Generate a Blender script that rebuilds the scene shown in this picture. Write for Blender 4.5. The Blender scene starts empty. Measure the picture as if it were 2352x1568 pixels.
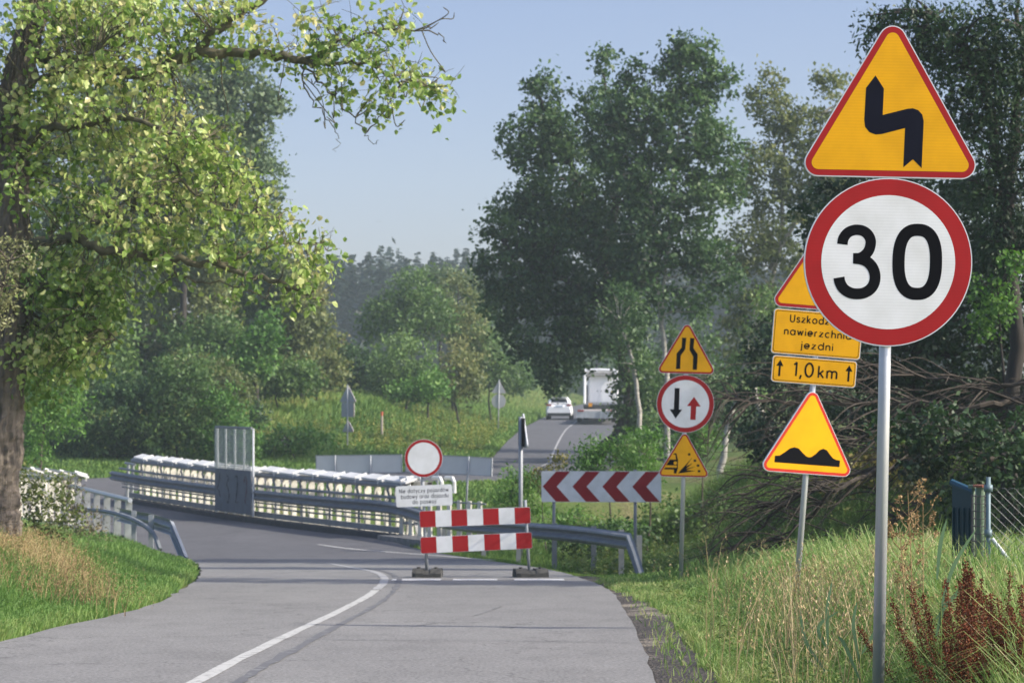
import bpy, math, random
import numpy as np
from mathutils import Vector, Matrix

# ------------------------------------------------------------------ camera, sky, sun, exposure
C = bpy.context.scene.collection
SC = bpy.context.scene
F = 85.0 / 36.0 * 2352.0          # focal length in units of a 2352-wide picture
HY = 900.0                        # picture row of the eye level
E = 1.6                           # height of the lens above the zero level
cam_d = bpy.data.cameras.new("camera")
cam = bpy.data.objects.new("camera", cam_d)
C.objects.link(cam)
cam.location = (0, 0, E)
cam.rotation_euler = (math.radians(90), 0, 0)
cam_d.lens = 85
cam_d.sensor_width = 36
cam_d.shift_y = (HY - 784.0) / 2352.0
cam_d.clip_start = 0.1
cam_d.clip_end = 3000
cam_d.dof.use_dof = True
cam_d.dof.focus_distance = 11.6
cam_d.dof.aperture_fstop = 9.0
SC.camera = cam

SUN_EL = math.radians(36)
SUN_DIR = Vector((0.972, -0.235, 0)).normalized() * math.cos(SUN_EL) + Vector((0, 0, math.sin(SUN_EL)))
w = bpy.data.worlds.new("World")
SC.world = w
w.use_nodes = True
nt = w.node_tree
sky = nt.nodes.new("ShaderNodeTexSky")
sky.sky_type = 'NISHITA'
sky.sun_disc = False
sky.sun_elevation = SUN_EL
sky.sun_rotation = math.atan2(SUN_DIR.x, SUN_DIR.y)
sky.air_density = 1.0
sky.dust_density = 1.2
sky.ozone_density = 3.0
bg = nt.nodes["Background"]
bg.inputs[1].default_value = 0.15
tint = nt.nodes.new('ShaderNodeMix'); tint.data_type = 'RGBA'; tint.blend_type = 'MULTIPLY'; tint.inputs[0].default_value = 1
tint.inputs['B'].default_value = (.76, .665, .745, 1)
nt.links.new(sky.outputs[0], tint.inputs['A']); 
# thin bright haze on the sunward side of the sky gives soft fill light
wtc = nt.nodes.new('ShaderNodeTexCoord'); wd_ = nt.nodes.new('ShaderNodeVectorMath'); wd_.operation = 'DOT_PRODUCT'
nt.links.new(wtc.outputs['Generated'], wd_.inputs[0]); wd_.inputs[1].default_value = tuple(SUN_DIR)
wm = nt.nodes.new('ShaderNodeMapRange'); wm.interpolation_type = 'SMOOTHSTEP'; wm.inputs['From Min'].default_value = .18; wm.inputs['From Max'].default_value = .9
wm.inputs['To Min'].default_value = 0.0; wm.inputs['To Max'].default_value = 1.0; nt.links.new(wd_.outputs['Value'], wm.inputs['Value'])
hzc = nt.nodes.new('ShaderNodeMix'); hzc.data_type = 'RGBA'; hzc.inputs['A'].default_value = (1,1,1,1); hzc.inputs['B'].default_value = (3.3,3.2,2.5,1)
nt.links.new(wm.outputs[0], hzc.inputs[0]); wv0 = nt.nodes.new('ShaderNodeVectorMath'); wv0.operation = 'MULTIPLY'
nt.links.new(tint.outputs['Result'], wv0.inputs[0]); nt.links.new(hzc.outputs['Result'], wv0.inputs[1]); nt.links.new(wv0.outputs[0], bg.inputs[0])
sd = bpy.data.lights.new("sun", 'SUN')
sd.energy = 4.4
sd.angle = math.radians(0.55)
sd.color = (1.0, 0.93, 0.80)
so = bpy.data.objects.new("sun", sd)
C.objects.link(so)
so.location = (30, -20, 40)
so.rotation_euler = SUN_DIR.to_track_quat('Z', 'Y').to_euler()
SC.view_settings.view_transform = 'Standard'
SC.view_settings.look = 'None'
SC.view_settings.gamma = 1
SC.view_settings.exposure = 0.45
SC.cycles.max_bounces = 6
SC.cycles.diffuse_bounces = 3
SC.cycles.transmission_bounces = 3
SC.cycles.volume_bounces = 0
SC.cycles.volume_step_rate = 4
SC.cycles.use_denoising = True

# ------------------------------------------------------------------ helpers
def P(px, py, d):
    return np.array([(px - 1176.0) / F * d, d, E - (py - HY) / F * d])
def PX(px, d):
    return (px - 1176.0) / F * d
def ss(t):
    t = np.clip(t, 0, 1)
    return t * t * (3 - 2 * t)
def catmull(pts, n=8):
    p = np.asarray(pts, float)
    p = np.vstack([2 * p[0] - p[1], p, 2 * p[-1] - p[-2]])
    out = []
    for i in range(1, len(p) - 2):
        for k in range(n):
            t = k / n
            out.append(0.5 * ((2 * p[i]) + (-p[i-1] + p[i+1]) * t + (2*p[i-1] - 5*p[i] + 4*p[i+1] - p[i+2]) * t*t
                              + (-p[i-1] + 3*p[i] - 3*p[i+1] + p[i+2]) * t**3))
    out.append(p[-2])
    return np.array(out)

class MB:
    """collects polygons; build() links them as ONE mesh object"""
    def __init__(s):
        s.v = []; s.nv = 0; s.loops = []; s.sizes = []; s.mi = []; s.rnd = []
    def add(s, verts, faces, mi=0, rnd=0.5):
        verts = np.asarray(verts, float).reshape(-1, 3)
        s.v.append(verts)
        for f in faces:
            s.loops.append(np.asarray(f, np.int64) + s.nv)
            s.sizes.append(np.array([len(f)])); s.mi.append(np.array([mi])); s.rnd.append(np.array([rnd]))
        s.nv += len(verts)
    def bulk(s, verts, faces, mi=0, rnd=None):
        """verts (n,3), faces (m,k) of one size"""
        faces = np.asarray(faces, np.int64)
        s.v.append(np.asarray(verts, float).reshape(-1, 3))
        s.loops.append((faces + s.nv).ravel())
        m, k = faces.shape
        s.sizes.append(np.full(m, k)); s.mi.append(np.full(m, mi))
        s.rnd.append(np.full(m, 0.5) if rnd is None else np.asarray(rnd, float))
        s.nv += len(s.v[-1])
    def box(s, c, size, mi=0, rot=None, taper=1.0):
        x, y, z = np.array(size) / 2.0
        v = np.array([(-x,-y,-z),(x,-y,-z),(x,y,-z),(-x,y,-z),(-x*taper,-y*taper,z),(x*taper,-y*taper,z),(x*taper,y*taper,z),(-x*taper,y*taper,z)])
        if rot is not None:
            v = v @ np.asarray(rot).T
        s.add(v + np.asarray(c, float), [(3,2,1,0),(4,5,6,7),(0,1,5,4),(1,2,6,5),(2,3,7,6),(3,0,4,7)], mi)
    def tube(s, pts, radii, sides=8, mi=0, cap=True, rnd=0.5):
        pts = np.asarray(pts, float); n = len(pts)
        radii = np.broadcast_to(np.asarray(radii, float), (n,))
        t = np.gradient(pts, axis=0); t /= np.linalg.norm(t, axis=1)[:, None] + 1e-9
        ref = np.array([0, 0, 1.0]) if abs(t[0, 2]) < .9 else np.array([0, 1.0, 0])
        u = np.cross(t, ref); bad = np.linalg.norm(u, axis=1) < 1e-3; u[bad] = (1, 0, 0)
        u /= np.linalg.norm(u, axis=1)[:, None]
        for i in range(1, n):
            if np.dot(u[i], u[i-1]) < 0: u[i] = -u[i]
        v = np.cross(t, u)
        a = np.arange(sides) * 2 * np.pi / sides
        ring = pts[:, None, :] + radii[:, None, None] * (np.cos(a)[None, :, None] * u[:, None, :] + np.sin(a)[None, :, None] * v[:, None, :])
        i, j = np.meshgrid(np.arange(n-1), np.arange(sides), indexing='ij')
        j2 = (j + 1) % sides
        f = np.stack([i*sides+j, i*sides+j2, (i+1)*sides+j2, (i+1)*sides+j], -1).reshape(-1, 4)
        base = s.nv
        s.bulk(ring.reshape(-1, 3), f, mi, np.full(len(f), rnd))
        if cap:
            s.loops.append(np.arange(sides)[::-1] + base); s.loops.append(np.arange(sides) + base + (n-1)*sides)
            for _ in range(2):
                s.sizes.append(np.array([sides])); s.mi.append(np.array([mi])); s.rnd.append(np.array([rnd]))
    def sweep(s, path, prof, mi=0, z_follow=True):
        """profile (lateral, up) swept along a 3-D path; lateral = left of travel"""
        path = np.asarray(path, float); prof = np.asarray(prof, float)
        t = np.gradient(path, axis=0); t[:, 2] = 0; t /= np.linalg.norm(t, axis=1)[:, None]
        l = np.stack([-t[:, 1], t[:, 0], 0*t[:, 0]], 1)
        v = path[:, None, :] + prof[None, :, 0, None] * l[:, None, :] + prof[None, :, 1, None] * np.array([0, 0, 1.0])
        n, k = len(path), len(prof)
        i, j = np.meshgrid(np.arange(n-1), np.arange(k-1), indexing='ij')
        f = np.stack([i*k+j, i*k+j+1, (i+1)*k+j+1, (i+1)*k+j], -1).reshape(-1, 4)
        s.bulk(v.reshape(-1, 3), f, mi)
    def prism(s, outline, y0, y1, mi=0, mi_side=None):
        """closed outline in (x,z), extruded from y0 (front) to y1 (back)"""
        o = np.asarray(outline, float); n = len(o)
        v = np.vstack([np.c_[o[:, 0], np.full(n, y0), o[:, 1]], np.c_[o[:, 0], np.full(n, y1), o[:, 1]]])
        s.add(v, [tuple(range(n))], mi)
        ms = mi if mi_side is None else mi_side
        s.add(v, [tuple(range(2*n-1, n-1, -1))] + [(i, i+n, (i+1) % n + n, (i+1) % n) for i in range(n)], ms)
    def flat(s, outline, y, mi=0):
        o = np.asarray(outline, float); n = len(o)
        s.add(np.c_[o[:, 0], np.full(n, y), o[:, 1]], [tuple(range(n))], mi)
    def ribbon(s, pts, wd, y, mi=0, closed=False):
        p = np.asarray(pts, float)
        if closed:
            t = np.roll(p, -1, 0) - np.roll(p, 1, 0)
        else:
            t = np.gradient(p, axis=0)
        seg = t / (np.linalg.norm(t, axis=1)[:, None] + 1e-9)
        nrm = np.c_[-seg[:, 1], seg[:, 0]]
        # mitre correction
        d = (np.roll(p, -1, 0) - p); d /= np.linalg.norm(d, axis=1)[:, None] + 1e-9
        k = np.ones(len(p))
        rng_ = range(len(p)) if closed else range(1, len(p)-1)
        for i in rng_:
            c = abs(np.dot(nrm[i], np.array([-d[i, 1], d[i, 0]])))
            k[i] = 1 / max(c, .5)
        a = p + nrm * (wd/2*k)[:, None]; b = p - nrm * (wd/2*k)[:, None]
        n = len(p)
        v = np.vstack([np.c_[a[:, 0], np.full(n, y), a[:, 1]], np.c_[b[:, 0], np.full(n, y), b[:, 1]]])
        m = n if closed else n-1
        s.add(v, [(i, (i+1) % n, (i+1) % n + n, i+n) for i in range(m)], mi)
    def build(s, name, mats, parent=None, loc=None, smooth=False, origin=None):
        me = bpy.data.meshes.new(name)
        v = np.vstack(s.v)
        if origin is not None: v = v - np.asarray(origin, float)
        loops = np.concatenate(s.loops).astype(np.int32); sizes = np.concatenate(s.sizes).astype(np.int32)
        me.vertices.add(len(v)); me.vertices.foreach_set('co', v.astype(np.float32).ravel())
        me.loops.add(len(loops)); me.loops.foreach_set('vertex_index', loops)
        me.polygons.add(len(sizes))
        me.polygons.foreach_set('loop_start', np.concatenate([[0], np.cumsum(sizes)[:-1]]).astype(np.int32))
        me.polygons.foreach_set('loop_total', sizes)
        me.polygons.foreach_set('material_index', np.concatenate(s.mi).astype(np.int32))
        me.polygons.foreach_set('use_smooth', np.full(len(sizes), bool(smooth)))
        at = me.attributes.new('rnd', 'FLOAT', 'FACE')
        at.data.foreach_set('value', np.concatenate(s.rnd).astype(np.float32))
        me.update(calc_edges=True)
        for m in (mats if isinstance(mats, (list, tuple)) else [mats]): me.materials.append(m)
        o = bpy.data.objects.new(name, me); C.objects.link(o)
        if parent is not None: o.parent = parent
        if origin is not None and parent is None: o.location = origin
        if loc is not None: o.location = loc
        return o

def tag(o, label=None, cat=None, group=None, kind=None):
    if label: o['label'] = label
    if cat: o['category'] = cat
    if group: o['group'] = group
    if kind: o['kind'] = kind
    return o
def thing(name, label, cat, loc=(0, 0, 0), rot=(0, 0, 0), group=None):
    o = bpy.data.objects.new(name, None); C.objects.link(o)
    o.location = loc; o.rotation_euler = rot; o.empty_display_size = .2
    return tag(o, label, cat, group)

# ------------------------------------------------------------------ materials
def lin(c):
    return tuple(((x/255)/12.92 if x/255 <= .04045 else ((x/255+.055)/1.055)**2.4) for x in c) + (1,)
def newmat(name):
    m = bpy.data.materials.new(name); m.use_nodes = True
    return m, m.node_tree, m.node_tree.nodes["Principled BSDF"]
def ramp(nt, stops, src=None):
    r = nt.nodes.new("ShaderNodeValToRGB")
    els = r.color_ramp.elements
    while len(els) < len(stops): els.new(.5)
    for e, (p, c) in zip(els, stops):
        e.position = p; e.color = c if len(c) == 4 else (*c, 1)
    if src is not None: nt.links.new(src, r.inputs[0])
    return r
def noise(nt, scale, detail=4, coord='Object', rough=.55, stretch=None):
    tc = nt.nodes.new("ShaderNodeTexCoord"); n = nt.nodes.new("ShaderNodeTexNoise")
    n.inputs['Scale'].default_value = scale; n.inputs['Detail'].default_value = detail; n.inputs['Roughness'].default_value = rough
    src = tc.outputs[coord]
    if stretch:
        mp = nt.nodes.new("ShaderNodeMapping"); mp.inputs['Scale'].default_value = stretch
        nt.links.new(src, mp.inputs[0]); src = mp.outputs[0]
    nt.links.new(src, n.inputs['Vector'])
    return n
def solid(name, c, rough=.6, metal=0, var=.12, scale=6, bump=0, spec=.5, stretch=None):
    m, nt, b = newmat(name)
    n = noise(nt, scale, stretch=stretch)
    c = np.array(c[:3])
    r = ramp(nt, [(.3, tuple(np.clip(c*(1-var), 0, 1))), (.7, tuple(np.clip(c*(1+var), 0, 1)))], n.outputs[0])
    nt.links.new(r.outputs[0], b.inputs['Base Color'])
    b.inputs['Roughness'].default_value = rough; b.inputs['Metallic'].default_value = metal
    b.inputs['Specular IOR Level'].default_value = spec
    if bump:
        bp = nt.nodes.new("ShaderNodeBump"); bp.inputs['Strength'].default_value = bump; bp.inputs['Distance'].default_value = .02
        nt.links.new(n.outputs[0], bp.inputs['Height']); nt.links.new(bp.outputs[0], b.inputs['Normal'])
    return m
def leafmat(name, cols, trans=.25, rough=.5, spec=.35, tr_col=None):
    """colour from the per-face value rnd"""
    m, nt, b = newmat(name)
    a = nt.nodes.new("ShaderNodeAttribute"); a.attribute_name = 'rnd'
    n = len(cols)
    r = ramp(nt, [(i/(n-1), c) for i, c in enumerate(cols)], a.outputs['Fac'])
    nt.links.new(r.outputs[0], b.inputs['Base Color'])
    b.inputs['Roughness'].default_value = rough; b.inputs['Specular IOR Level'].default_value = spec
    if trans:
        t = nt.nodes.new("ShaderNodeBsdfTranslucent"); mx = nt.nodes.new("ShaderNodeMixShader")
        hs = nt.nodes.new("ShaderNodeHueSaturation"); hs.inputs['Value'].default_value = 1.3; hs.inputs['Saturation'].default_value = 1.1
        nt.links.new(r.outputs[0], hs.inputs['Color']); nt.links.new(hs.outputs[0], t.inputs['Color'])
        mx.inputs[0].default_value = trans
        nt.links.new(b.outputs[0], mx.inputs[1]); nt.links.new(t.outputs[0], mx.inputs[2])
        nt.links.new(mx.outputs[0], nt.nodes['Material Output'].inputs[0])
    return m
def reflective(name, c, rough=.45, var=.03):
    """sign sheeting: faint fine horizontal weave"""
    m, nt, b = newmat(name)
    wv = nt.nodes.new("ShaderNodeTexWave"); wv.bands_direction = 'Z'; wv.inputs['Scale'].default_value = 22; wv.inputs['Distortion'].default_value = .4
    tc = nt.nodes.new("ShaderNodeTexCoord"); nt.links.new(tc.outputs['Object'], wv.inputs['Vector'])
    n = noise(nt, 5); c = np.array(c[:3])
    r = ramp(nt, [(0, tuple(c*(1-var))), (1, tuple(np.minimum(c*(1+var), 1)))], wv.outputs[0])
    r2 = ramp(nt, [(.3, (.86,.86,.84)), (.62, (1,1,1))], n.outputs[0])
    mx = nt.nodes.new("ShaderNodeMix"); mx.data_type = 'RGBA'; mx.blend_type = 'MULTIPLY'; mx.inputs[0].default_value = 1
    nt.links.new(r.outputs[0], mx.inputs['A']); nt.links.new(r2.outputs[0], mx.inputs['B'])
    nt.links.new(mx.outputs['Result'], b.inputs['Base Color'])
    b.inputs['Roughness'].default_value = .6; b.inputs['Specular IOR Level'].default_value = .2
    return m

# ------------------------------------------------------------------ ground levels
_prof = [(0,1.50),(5,1.53),(10,1.62),(15,1.80),(20,2.04),(30,2.51),(37.5,2.87),(43,3.13),(50,3.42),(56,3.6),(61,3.68),(70,3.72),(80,3.62),(85,3.45),(100,2.95),
         (110,2.72),(120,2.5),(140,2.15),(168,1.88),(200,1.7),(260,1.42),(330,1.2),(700,0.6)]
_ty = np.arange(0, 700, .5)
_td = np.interp(_ty, [a for a, b in _prof], [b for a, b in _prof])
_k = np.hanning(17); _k /= _k.sum()
_td = np.convolve(np.pad(_td, 8, mode='edge'), _k, mode='valid')
def DR(y): return np.interp(y, _ty, _td)
def RZ(y): return E - DR(y)
_mead = [(0,2),(93,2.9),(100,2.75),(106,2.35),(112,1.9),(120,1.35),(130,.95),(140,.7),(160,.3),(200,0),(260,-.8),(330,-2),(700,-3)]
def DM(y): return np.interp(y, [a for a, b in _mead], [b for a, b in _mead])
_rows = [((-3.2,2),(.6,2)),((-3.7,12),(.8,12)),((-4.15,19.8),(1.05,19.8)),((-4.0,26.4),(1.2,26.4)),((-4.4,32.5),(1.27,32)),((-4.87,37.5),(1.04,37.5)),
 ((-5.4,42),(.6,42.5)),((-6.3,47.5),(-.4,47.5)),((-8.2,55),(-2,54.5)),((-9.8,61.5),(-3.35,60.5)),((-11.6,66),(-5.7,65)),((-17.3,77.6),(-12.6,79.6)),
 ((-19,82.5),(-13.2,82.8)),((-18.3,88),(-12.2,85.3)),((-14.5,92),(-9.5,86.8)),((-9,93.3),(-5,87.5)),((-4.5,94.6),(-.5,88.8)),((-1.9,98.5),(2.9,92.5)),
 ((-.9,104),(4.2,99)),((-.65,110),(4.5,109)),((.4,137),(5.7,137)),((1.8,165),(7.3,165)),((3.9,205),(9.3,205)),((7,260),(12.6,260)),((12,330),(18,330))]
RL = catmull([a for a, b in _rows], 10); RR = catmull([b for a, b in _rows], 10)
RC = (RL + RR) / 2; RH = np.linalg.norm(RL - RR, axis=1) / 2
def roaddist(x, y):
    x = np.asarray(x, float).ravel(); y = np.asarray(y, float).ravel()
    out = np.full(x.shape, 1e9)
    A = RC[:-1]; B = RC[1:]; AB = B - A; L2 = (AB**2).sum(1)
    for i in range(len(A)):
        t = np.clip(((x - A[i, 0]) * AB[i, 0] + (y - A[i, 1]) * AB[i, 1]) / L2[i], 0, 1)
        d = np.hypot(x - A[i, 0] - t * AB[i, 0], y - A[i, 1] - t * AB[i, 1]) - (RH[i] * (1-t) + RH[i+1] * t)
        out = np.minimum(out, d)
    return out
def G(x, y, road=True):
    shp = np.shape(x)
    x = np.asarray(x, float).ravel(); y = np.asarray(y, float).ravel()
    dist = roaddist(x, y)
    z = E - DR(y)
    wgt = ss((dist - .8) / 8) * ss((y - 92) / 8)
    z = z * (1 - wgt) + (E - DM(y)) * wgt
    z += .50 * ss((dist - .3) / 2.4) * (x < -2) * (1 - ss((y - 33) / 10)) * ss(y / 14)
    z += .25 * ss((dist - .1) / 1.5) * (x < -2) * ss((y - 36) / 6) * (1 - ss((y - 54) / 5))
    z += 2.2 * ss((x - 3.2) / 4.5) * ss((y - 41) / 8) * (1 - ss((y - 64) / 8))
    z -= .28 * ss(dist / .9) * (x > -3.5) * (x < 40) * ss((y - 37) / 5) * (1 - ss((y - 58) / 4))
    s = (x + 7.8) * (-.45) + (y - 70.5) * .89
    z -= 3.2 * (1 - ss((np.abs(s) - 3.2) / 5.5))
    z += .05 * np.sin(x * 1.3 + .7 * y) * np.cos(y * .9 - x * .4) * ss(dist / 2)
    z += .6 * np.sin(x * .06 + 1) * np.sin(y * .05) * ss((dist - 15) / 30)
    if road:
        rb = ss(1 - dist / .25)
        z = z * (1 - rb) + np.minimum(z, E - DR(y) - .07) * rb
    return z.reshape(shp)
# ------------------------------------------------------------------ ground
def grow(a, b, step, end, f=1.12):
    l = list(np.arange(a, b, step)); s = step
    while l[-1] < end: s *= f; l.append(l[-1] + s)
    return l
xs = np.array([-v for v in grow(0, 16, .28, 260)][::-1][:-1] + grow(0, 12, .28, 260))
ys = np.array([-v for v in grow(0, 1, 1, 40)][::-1][:-1] + grow(0, 110, .33, 640, 1.05))
gx, gy = np.meshgrid(xs, ys)
gz = G(gx, gy)
nx, ny = len(xs), len(ys)
i, j = np.meshgrid(np.arange(ny-1), np.arange(nx-1), indexing='ij')
gf = np.stack([i*nx+j, i*nx+j+1, (i+1)*nx+j+1, (i+1)*nx+j], -1).reshape(-1, 4)
mg, nt, b = newmat("ground_soil_grass")
n1 = noise(nt, .35, 6); n2 = noise(nt, 9, 5)
r1 = ramp(nt, [(.3, (.055,.085,.022)), (.5, (.085,.13,.03)), (.62, (.13,.14,.05)), (.75, (.16,.13,.07))], n1.outputs[0])
r2 = ramp(nt, [(.3, (.55,.55,.55)), (.7, (1.1,1.1,1.1))], n2.outputs[0])
mx = nt.nodes.new("ShaderNodeMix"); mx.data_type = 'RGBA'; mx.blend_type = 'MULTIPLY'; mx.inputs[0].default_value = 1
nt.links.new(r1.outputs[0], mx.inputs['A']); nt.links.new(r2.outputs[0], mx.inputs['B']); nt.links.new(mx.outputs['Result'], b.inputs['Base Color'])
b.inputs['Roughness'].default_value = .95; b.inputs['Specular IOR Level'].default_value = .15
bp = nt.nodes.new("ShaderNodeBump"); bp.inputs['Strength'].default_value = .6; bp.inputs['Distance'].default_value = .05
nt.links.new(n2.outputs[0], bp.inputs['Height']); nt.links.new(bp.outputs[0], b.inputs['Normal'])
m = MB(); m.bulk(np.stack([gx, gy, gz], -1).reshape(-1, 3), gf)
tag(m.build('ground', mg, smooth=True), kind='structure')

# ------------------------------------------------------------------ road
def asphalt(name, c0, c1, patch=True):
    m, nt, b = newmat(name)
    n1 = noise(nt, .5, 5, stretch=(1, .35, 1)); n2 = noise(nt, 45, 4); n3 = noise(nt, 2.2, 7, stretch=(1,.5,1))
    r1 = ramp(nt, [(.3, c0), (.52, tuple((np.array(c0)+np.array(c1))/2)), (.7, c1)], n1.outputs[0])
    r2 = ramp(nt, [(.32, (.5,.5,.5)), (.68, (1.5,1.5,1.5))], n2.outputs[0])
    r3 = ramp(nt, [(.36, (.90,.90,.90)), (.5, (1,1,1)), (.7, (1.05,1.05,1.05))], n3.outputs[0])
    mx = nt.nodes.new("ShaderNodeMix"); mx.data_type = 'RGBA'; mx.blend_type = 'MULTIPLY'; mx.inputs[0].default_value = .8
    nt.links.new(r1.outputs[0], mx.inputs['A']); nt.links.new(r2.outputs[0], mx.inputs['B'])
    my = nt.nodes.new("ShaderNodeMix"); my.data_type = 'RGBA'; my.blend_type = 'MULTIPLY'; my.inputs[0].default_value = 1
    nt.links.new(mx.outputs['Result'], my.inputs['A']); nt.links.new(r3.outputs[0], my.inputs['B'])
    nt.links.new(my.outputs['Result'], b.inputs['Base Color'])
    vo = nt.nodes.new("ShaderNodeTexVoronoi"); vo.feature = 'DISTANCE_TO_EDGE'; vo.inputs['Scale'].default_value = .33
    tcv = nt.nodes.new("ShaderNodeTexCoord"); nz = nt.nodes.new("ShaderNodeTexNoise"); nz.inputs['Scale'].default_value = 1.3; nz.inputs['Detail'].default_value = 5
    va = nt.nodes.new("ShaderNodeVectorMath"); va.operation = 'MULTIPLY_ADD'; va.inputs[1].default_value = (1.6,1.6,1.6)
    nt.links.new(tcv.outputs['Object'], nz.inputs['Vector']); nt.links.new(nz.outputs['Color'], va.inputs[0]); nt.links.new(tcv.outputs['Object'], va.inputs[2]); nt.links.new(va.outputs[0], vo.inputs['Vector'])
    rc = ramp(nt, [(.0, (.45,.45,.45)), (.006, (1,1,1))], vo.outputs['Distance'])
    # darker, bluer asphalt tone from the bend onward, over the bridge
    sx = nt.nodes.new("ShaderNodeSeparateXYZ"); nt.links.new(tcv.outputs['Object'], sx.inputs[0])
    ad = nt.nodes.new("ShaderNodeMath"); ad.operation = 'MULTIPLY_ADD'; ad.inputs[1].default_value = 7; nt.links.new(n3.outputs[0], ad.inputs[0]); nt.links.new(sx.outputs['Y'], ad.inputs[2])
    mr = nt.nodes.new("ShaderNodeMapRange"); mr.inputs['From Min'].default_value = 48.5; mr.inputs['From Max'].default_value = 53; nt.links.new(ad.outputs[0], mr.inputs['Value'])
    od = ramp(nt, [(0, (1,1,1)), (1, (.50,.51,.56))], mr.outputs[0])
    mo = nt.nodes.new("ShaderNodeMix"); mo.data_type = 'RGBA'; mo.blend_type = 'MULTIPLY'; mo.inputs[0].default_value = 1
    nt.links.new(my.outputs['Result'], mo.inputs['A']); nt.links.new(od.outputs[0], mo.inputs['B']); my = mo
    mz = nt.nodes.new("ShaderNodeMix"); mz.data_type = 'RGBA'; mz.blend_type = 'MULTIPLY'; mz.inputs[0].default_value = .8
    nt.links.new(my.outputs['Result'], mz.inputs['A']); nt.links.new(rc.outputs[0], mz.inputs['B']); nt.links.new(mz.outputs['Result'], b.inputs['Base Color'])
    b.inputs['Roughness'].default_value = .82; b.inputs['Specular IOR Level'].default_value = .35
    bp = nt.nodes.new("ShaderNodeBump"); bp.inputs['Strength'].default_value = .35; bp.inputs['Distance'].default_value = .006
    nt.links.new(n2.outputs[0], bp.inputs['Height']); nt.links.new(bp.outputs[0], b.inputs['Normal'])
    return m
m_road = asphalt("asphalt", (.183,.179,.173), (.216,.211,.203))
K = 14
rng0 = np.random.default_rng(3)
tt = np.linspace(0, 1, K+1)
jitL = rng0.normal(0, .02, len(RL)); jitR = rng0.normal(0, .010, len(RL))
rv = []
for q in range(len(RL)):
    for t in tt:
        p = RL[q] * (1-t) + RR[q] * t
        dirn = (RR[q]-RL[q]) / np.linalg.norm(RR[q]-RL[q])
        if t == 0: p = p + dirn * jitL[q]
        if t == 1: p = p + dirn * jitR[q]
        rv.append((p[0], p[1], RZ(p[1])))
i, j = np.meshgrid(np.arange(len(RL)-1), np.arange(K), indexing='ij')
rf = np.stack([i*(K+1)+j, i*(K+1)+j+1, (i+1)*(K+1)+j+1, (i+1)*(K+1)+j], -1).reshape(-1, 4)
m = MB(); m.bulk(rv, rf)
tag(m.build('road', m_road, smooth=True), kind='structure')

def strip(name, pts, width, mat, dz=.004, n=6, rag=0, seed=0, mb=None):
    c = catmull(pts, n) if n > 1 else np.array(pts, float)
    t = np.gradient(c, axis=0); t /= np.linalg.norm(t, axis=1)[:, None]; nn = np.c_[-t[:, 1], t[:, 0]]
    wd = np.broadcast_to(np.asarray(width, float), (len(c),)) if np.ndim(width) == 0 else np.interp(np.linspace(0, 1, len(c)), np.linspace(0, 1, len(width)), width)
    rg = np.random.default_rng(seed)
    a = c + nn * (wd/2 + rg.normal(0, rag, len(c)))[:, None]; b_ = c - nn * (wd/2 + rg.normal(0, rag, len(c)))[:, None]
    v = np.vstack([np.c_[a, RZ(a[:, 1]) + dz], np.c_[b_, RZ(b_[:, 1]) + dz]])
    k = len(c); mm = mb or MB()
    mm.bulk(v, [(q, q+1, q+1+k, q+k) for q in range(k-1)])
    if mb is None: return tag(mm.build(name, mat), kind='structure')
def worn(name, c, thr=.45, under=(.25,.245,.235), sc=14, soft=.12, stretch=None):
    m, nt, b = newmat(name)
    n = noise(nt, sc, 6, stretch=stretch)
    r = ramp(nt, [(max(0, thr-soft), under), (thr, c)], n.outputs[0])
    nt.links.new(r.outputs[0], b.inputs['Base Color']); b.inputs['Roughness'].default_value = .8
    return m
m_line = worn("white_line_paint", (.45,.45,.43), .47)
m_faint = worn("faded_line_paint", (.36,.36,.36), .50)
m_tar = worn("tar_seam", (.12,.12,.126), .46, (.22,.22,.215), 8)
line_c = [(-2.0,6),(-2.0,12),(-1.98,15),(-1.92,19.8),(-1.80,25.6),(-1.76,29.5),(-1.78,31.6)]
strip('road_marking_centre_line', line_c, .10, m_line, .004, 8, .004)
strip('road_marking_faded_curve', [(-1.78,31.8),(-1.84,34.5),(-1.98,37.4),(-2.3,40.5),(-2.8,43),(-3.4,45.5)], .12, m_faint, .004, 8, .006, 4)
strip('tar_seam_long', [(-1.72,6),(-1.72,13),(-1.70,16),(-1.64,19.8),(-1.52,25.6),(-1.50,30),(-1.62,34.5),(-1.78,37.4),(-2.1,40.5),(-2.6,43)], [.05,.06,.09,.07,.06,.09,.08,.05], m_tar, .005, 10, .010, 2)
strip('road_marking_edge_line', [(-4.6,57.5),(-3.6,54.9),(-2.6,53),(-1.6,51),(-.9,49.4),(-.35,48)], [.10,.13,.14,.13,.12,.10], m_line, .004, 8, .008, 5)
strip('road_crack_cross', [(-2.0,19.95),(-1,19.75),(.2,19.6),(1.05,19.35)], .018, m_tar, .006, 8, .006, 6)
strip('road_crack_diagonal', [(-.9,22),(-.4,24),(-.1,26.5)], .014, m_tar, .006, 6, .006, 7)
m_stop = worn("stop_line_paint", (.60,.60,.60), .38)
mb = MB()
for a, b2 in ((900, 1012), (1040, 1142), (1181, 1296)):
    y = 36.1; x0 = PX(a, y); x1 = PX(b2, y)
    v = [(x0, y-.25, RZ(y-.25)+.004), (x1, y-.25, RZ(y-.25)+.004), (x1, y+.4, RZ(y+.4)+.004), (x0, y+.4, RZ(y+.4)+.004)]
    mb.add(v, [(0,1,2,3)])
tag(mb.build('road_marking_stop_blocks', m_stop), kind='structure')
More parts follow.
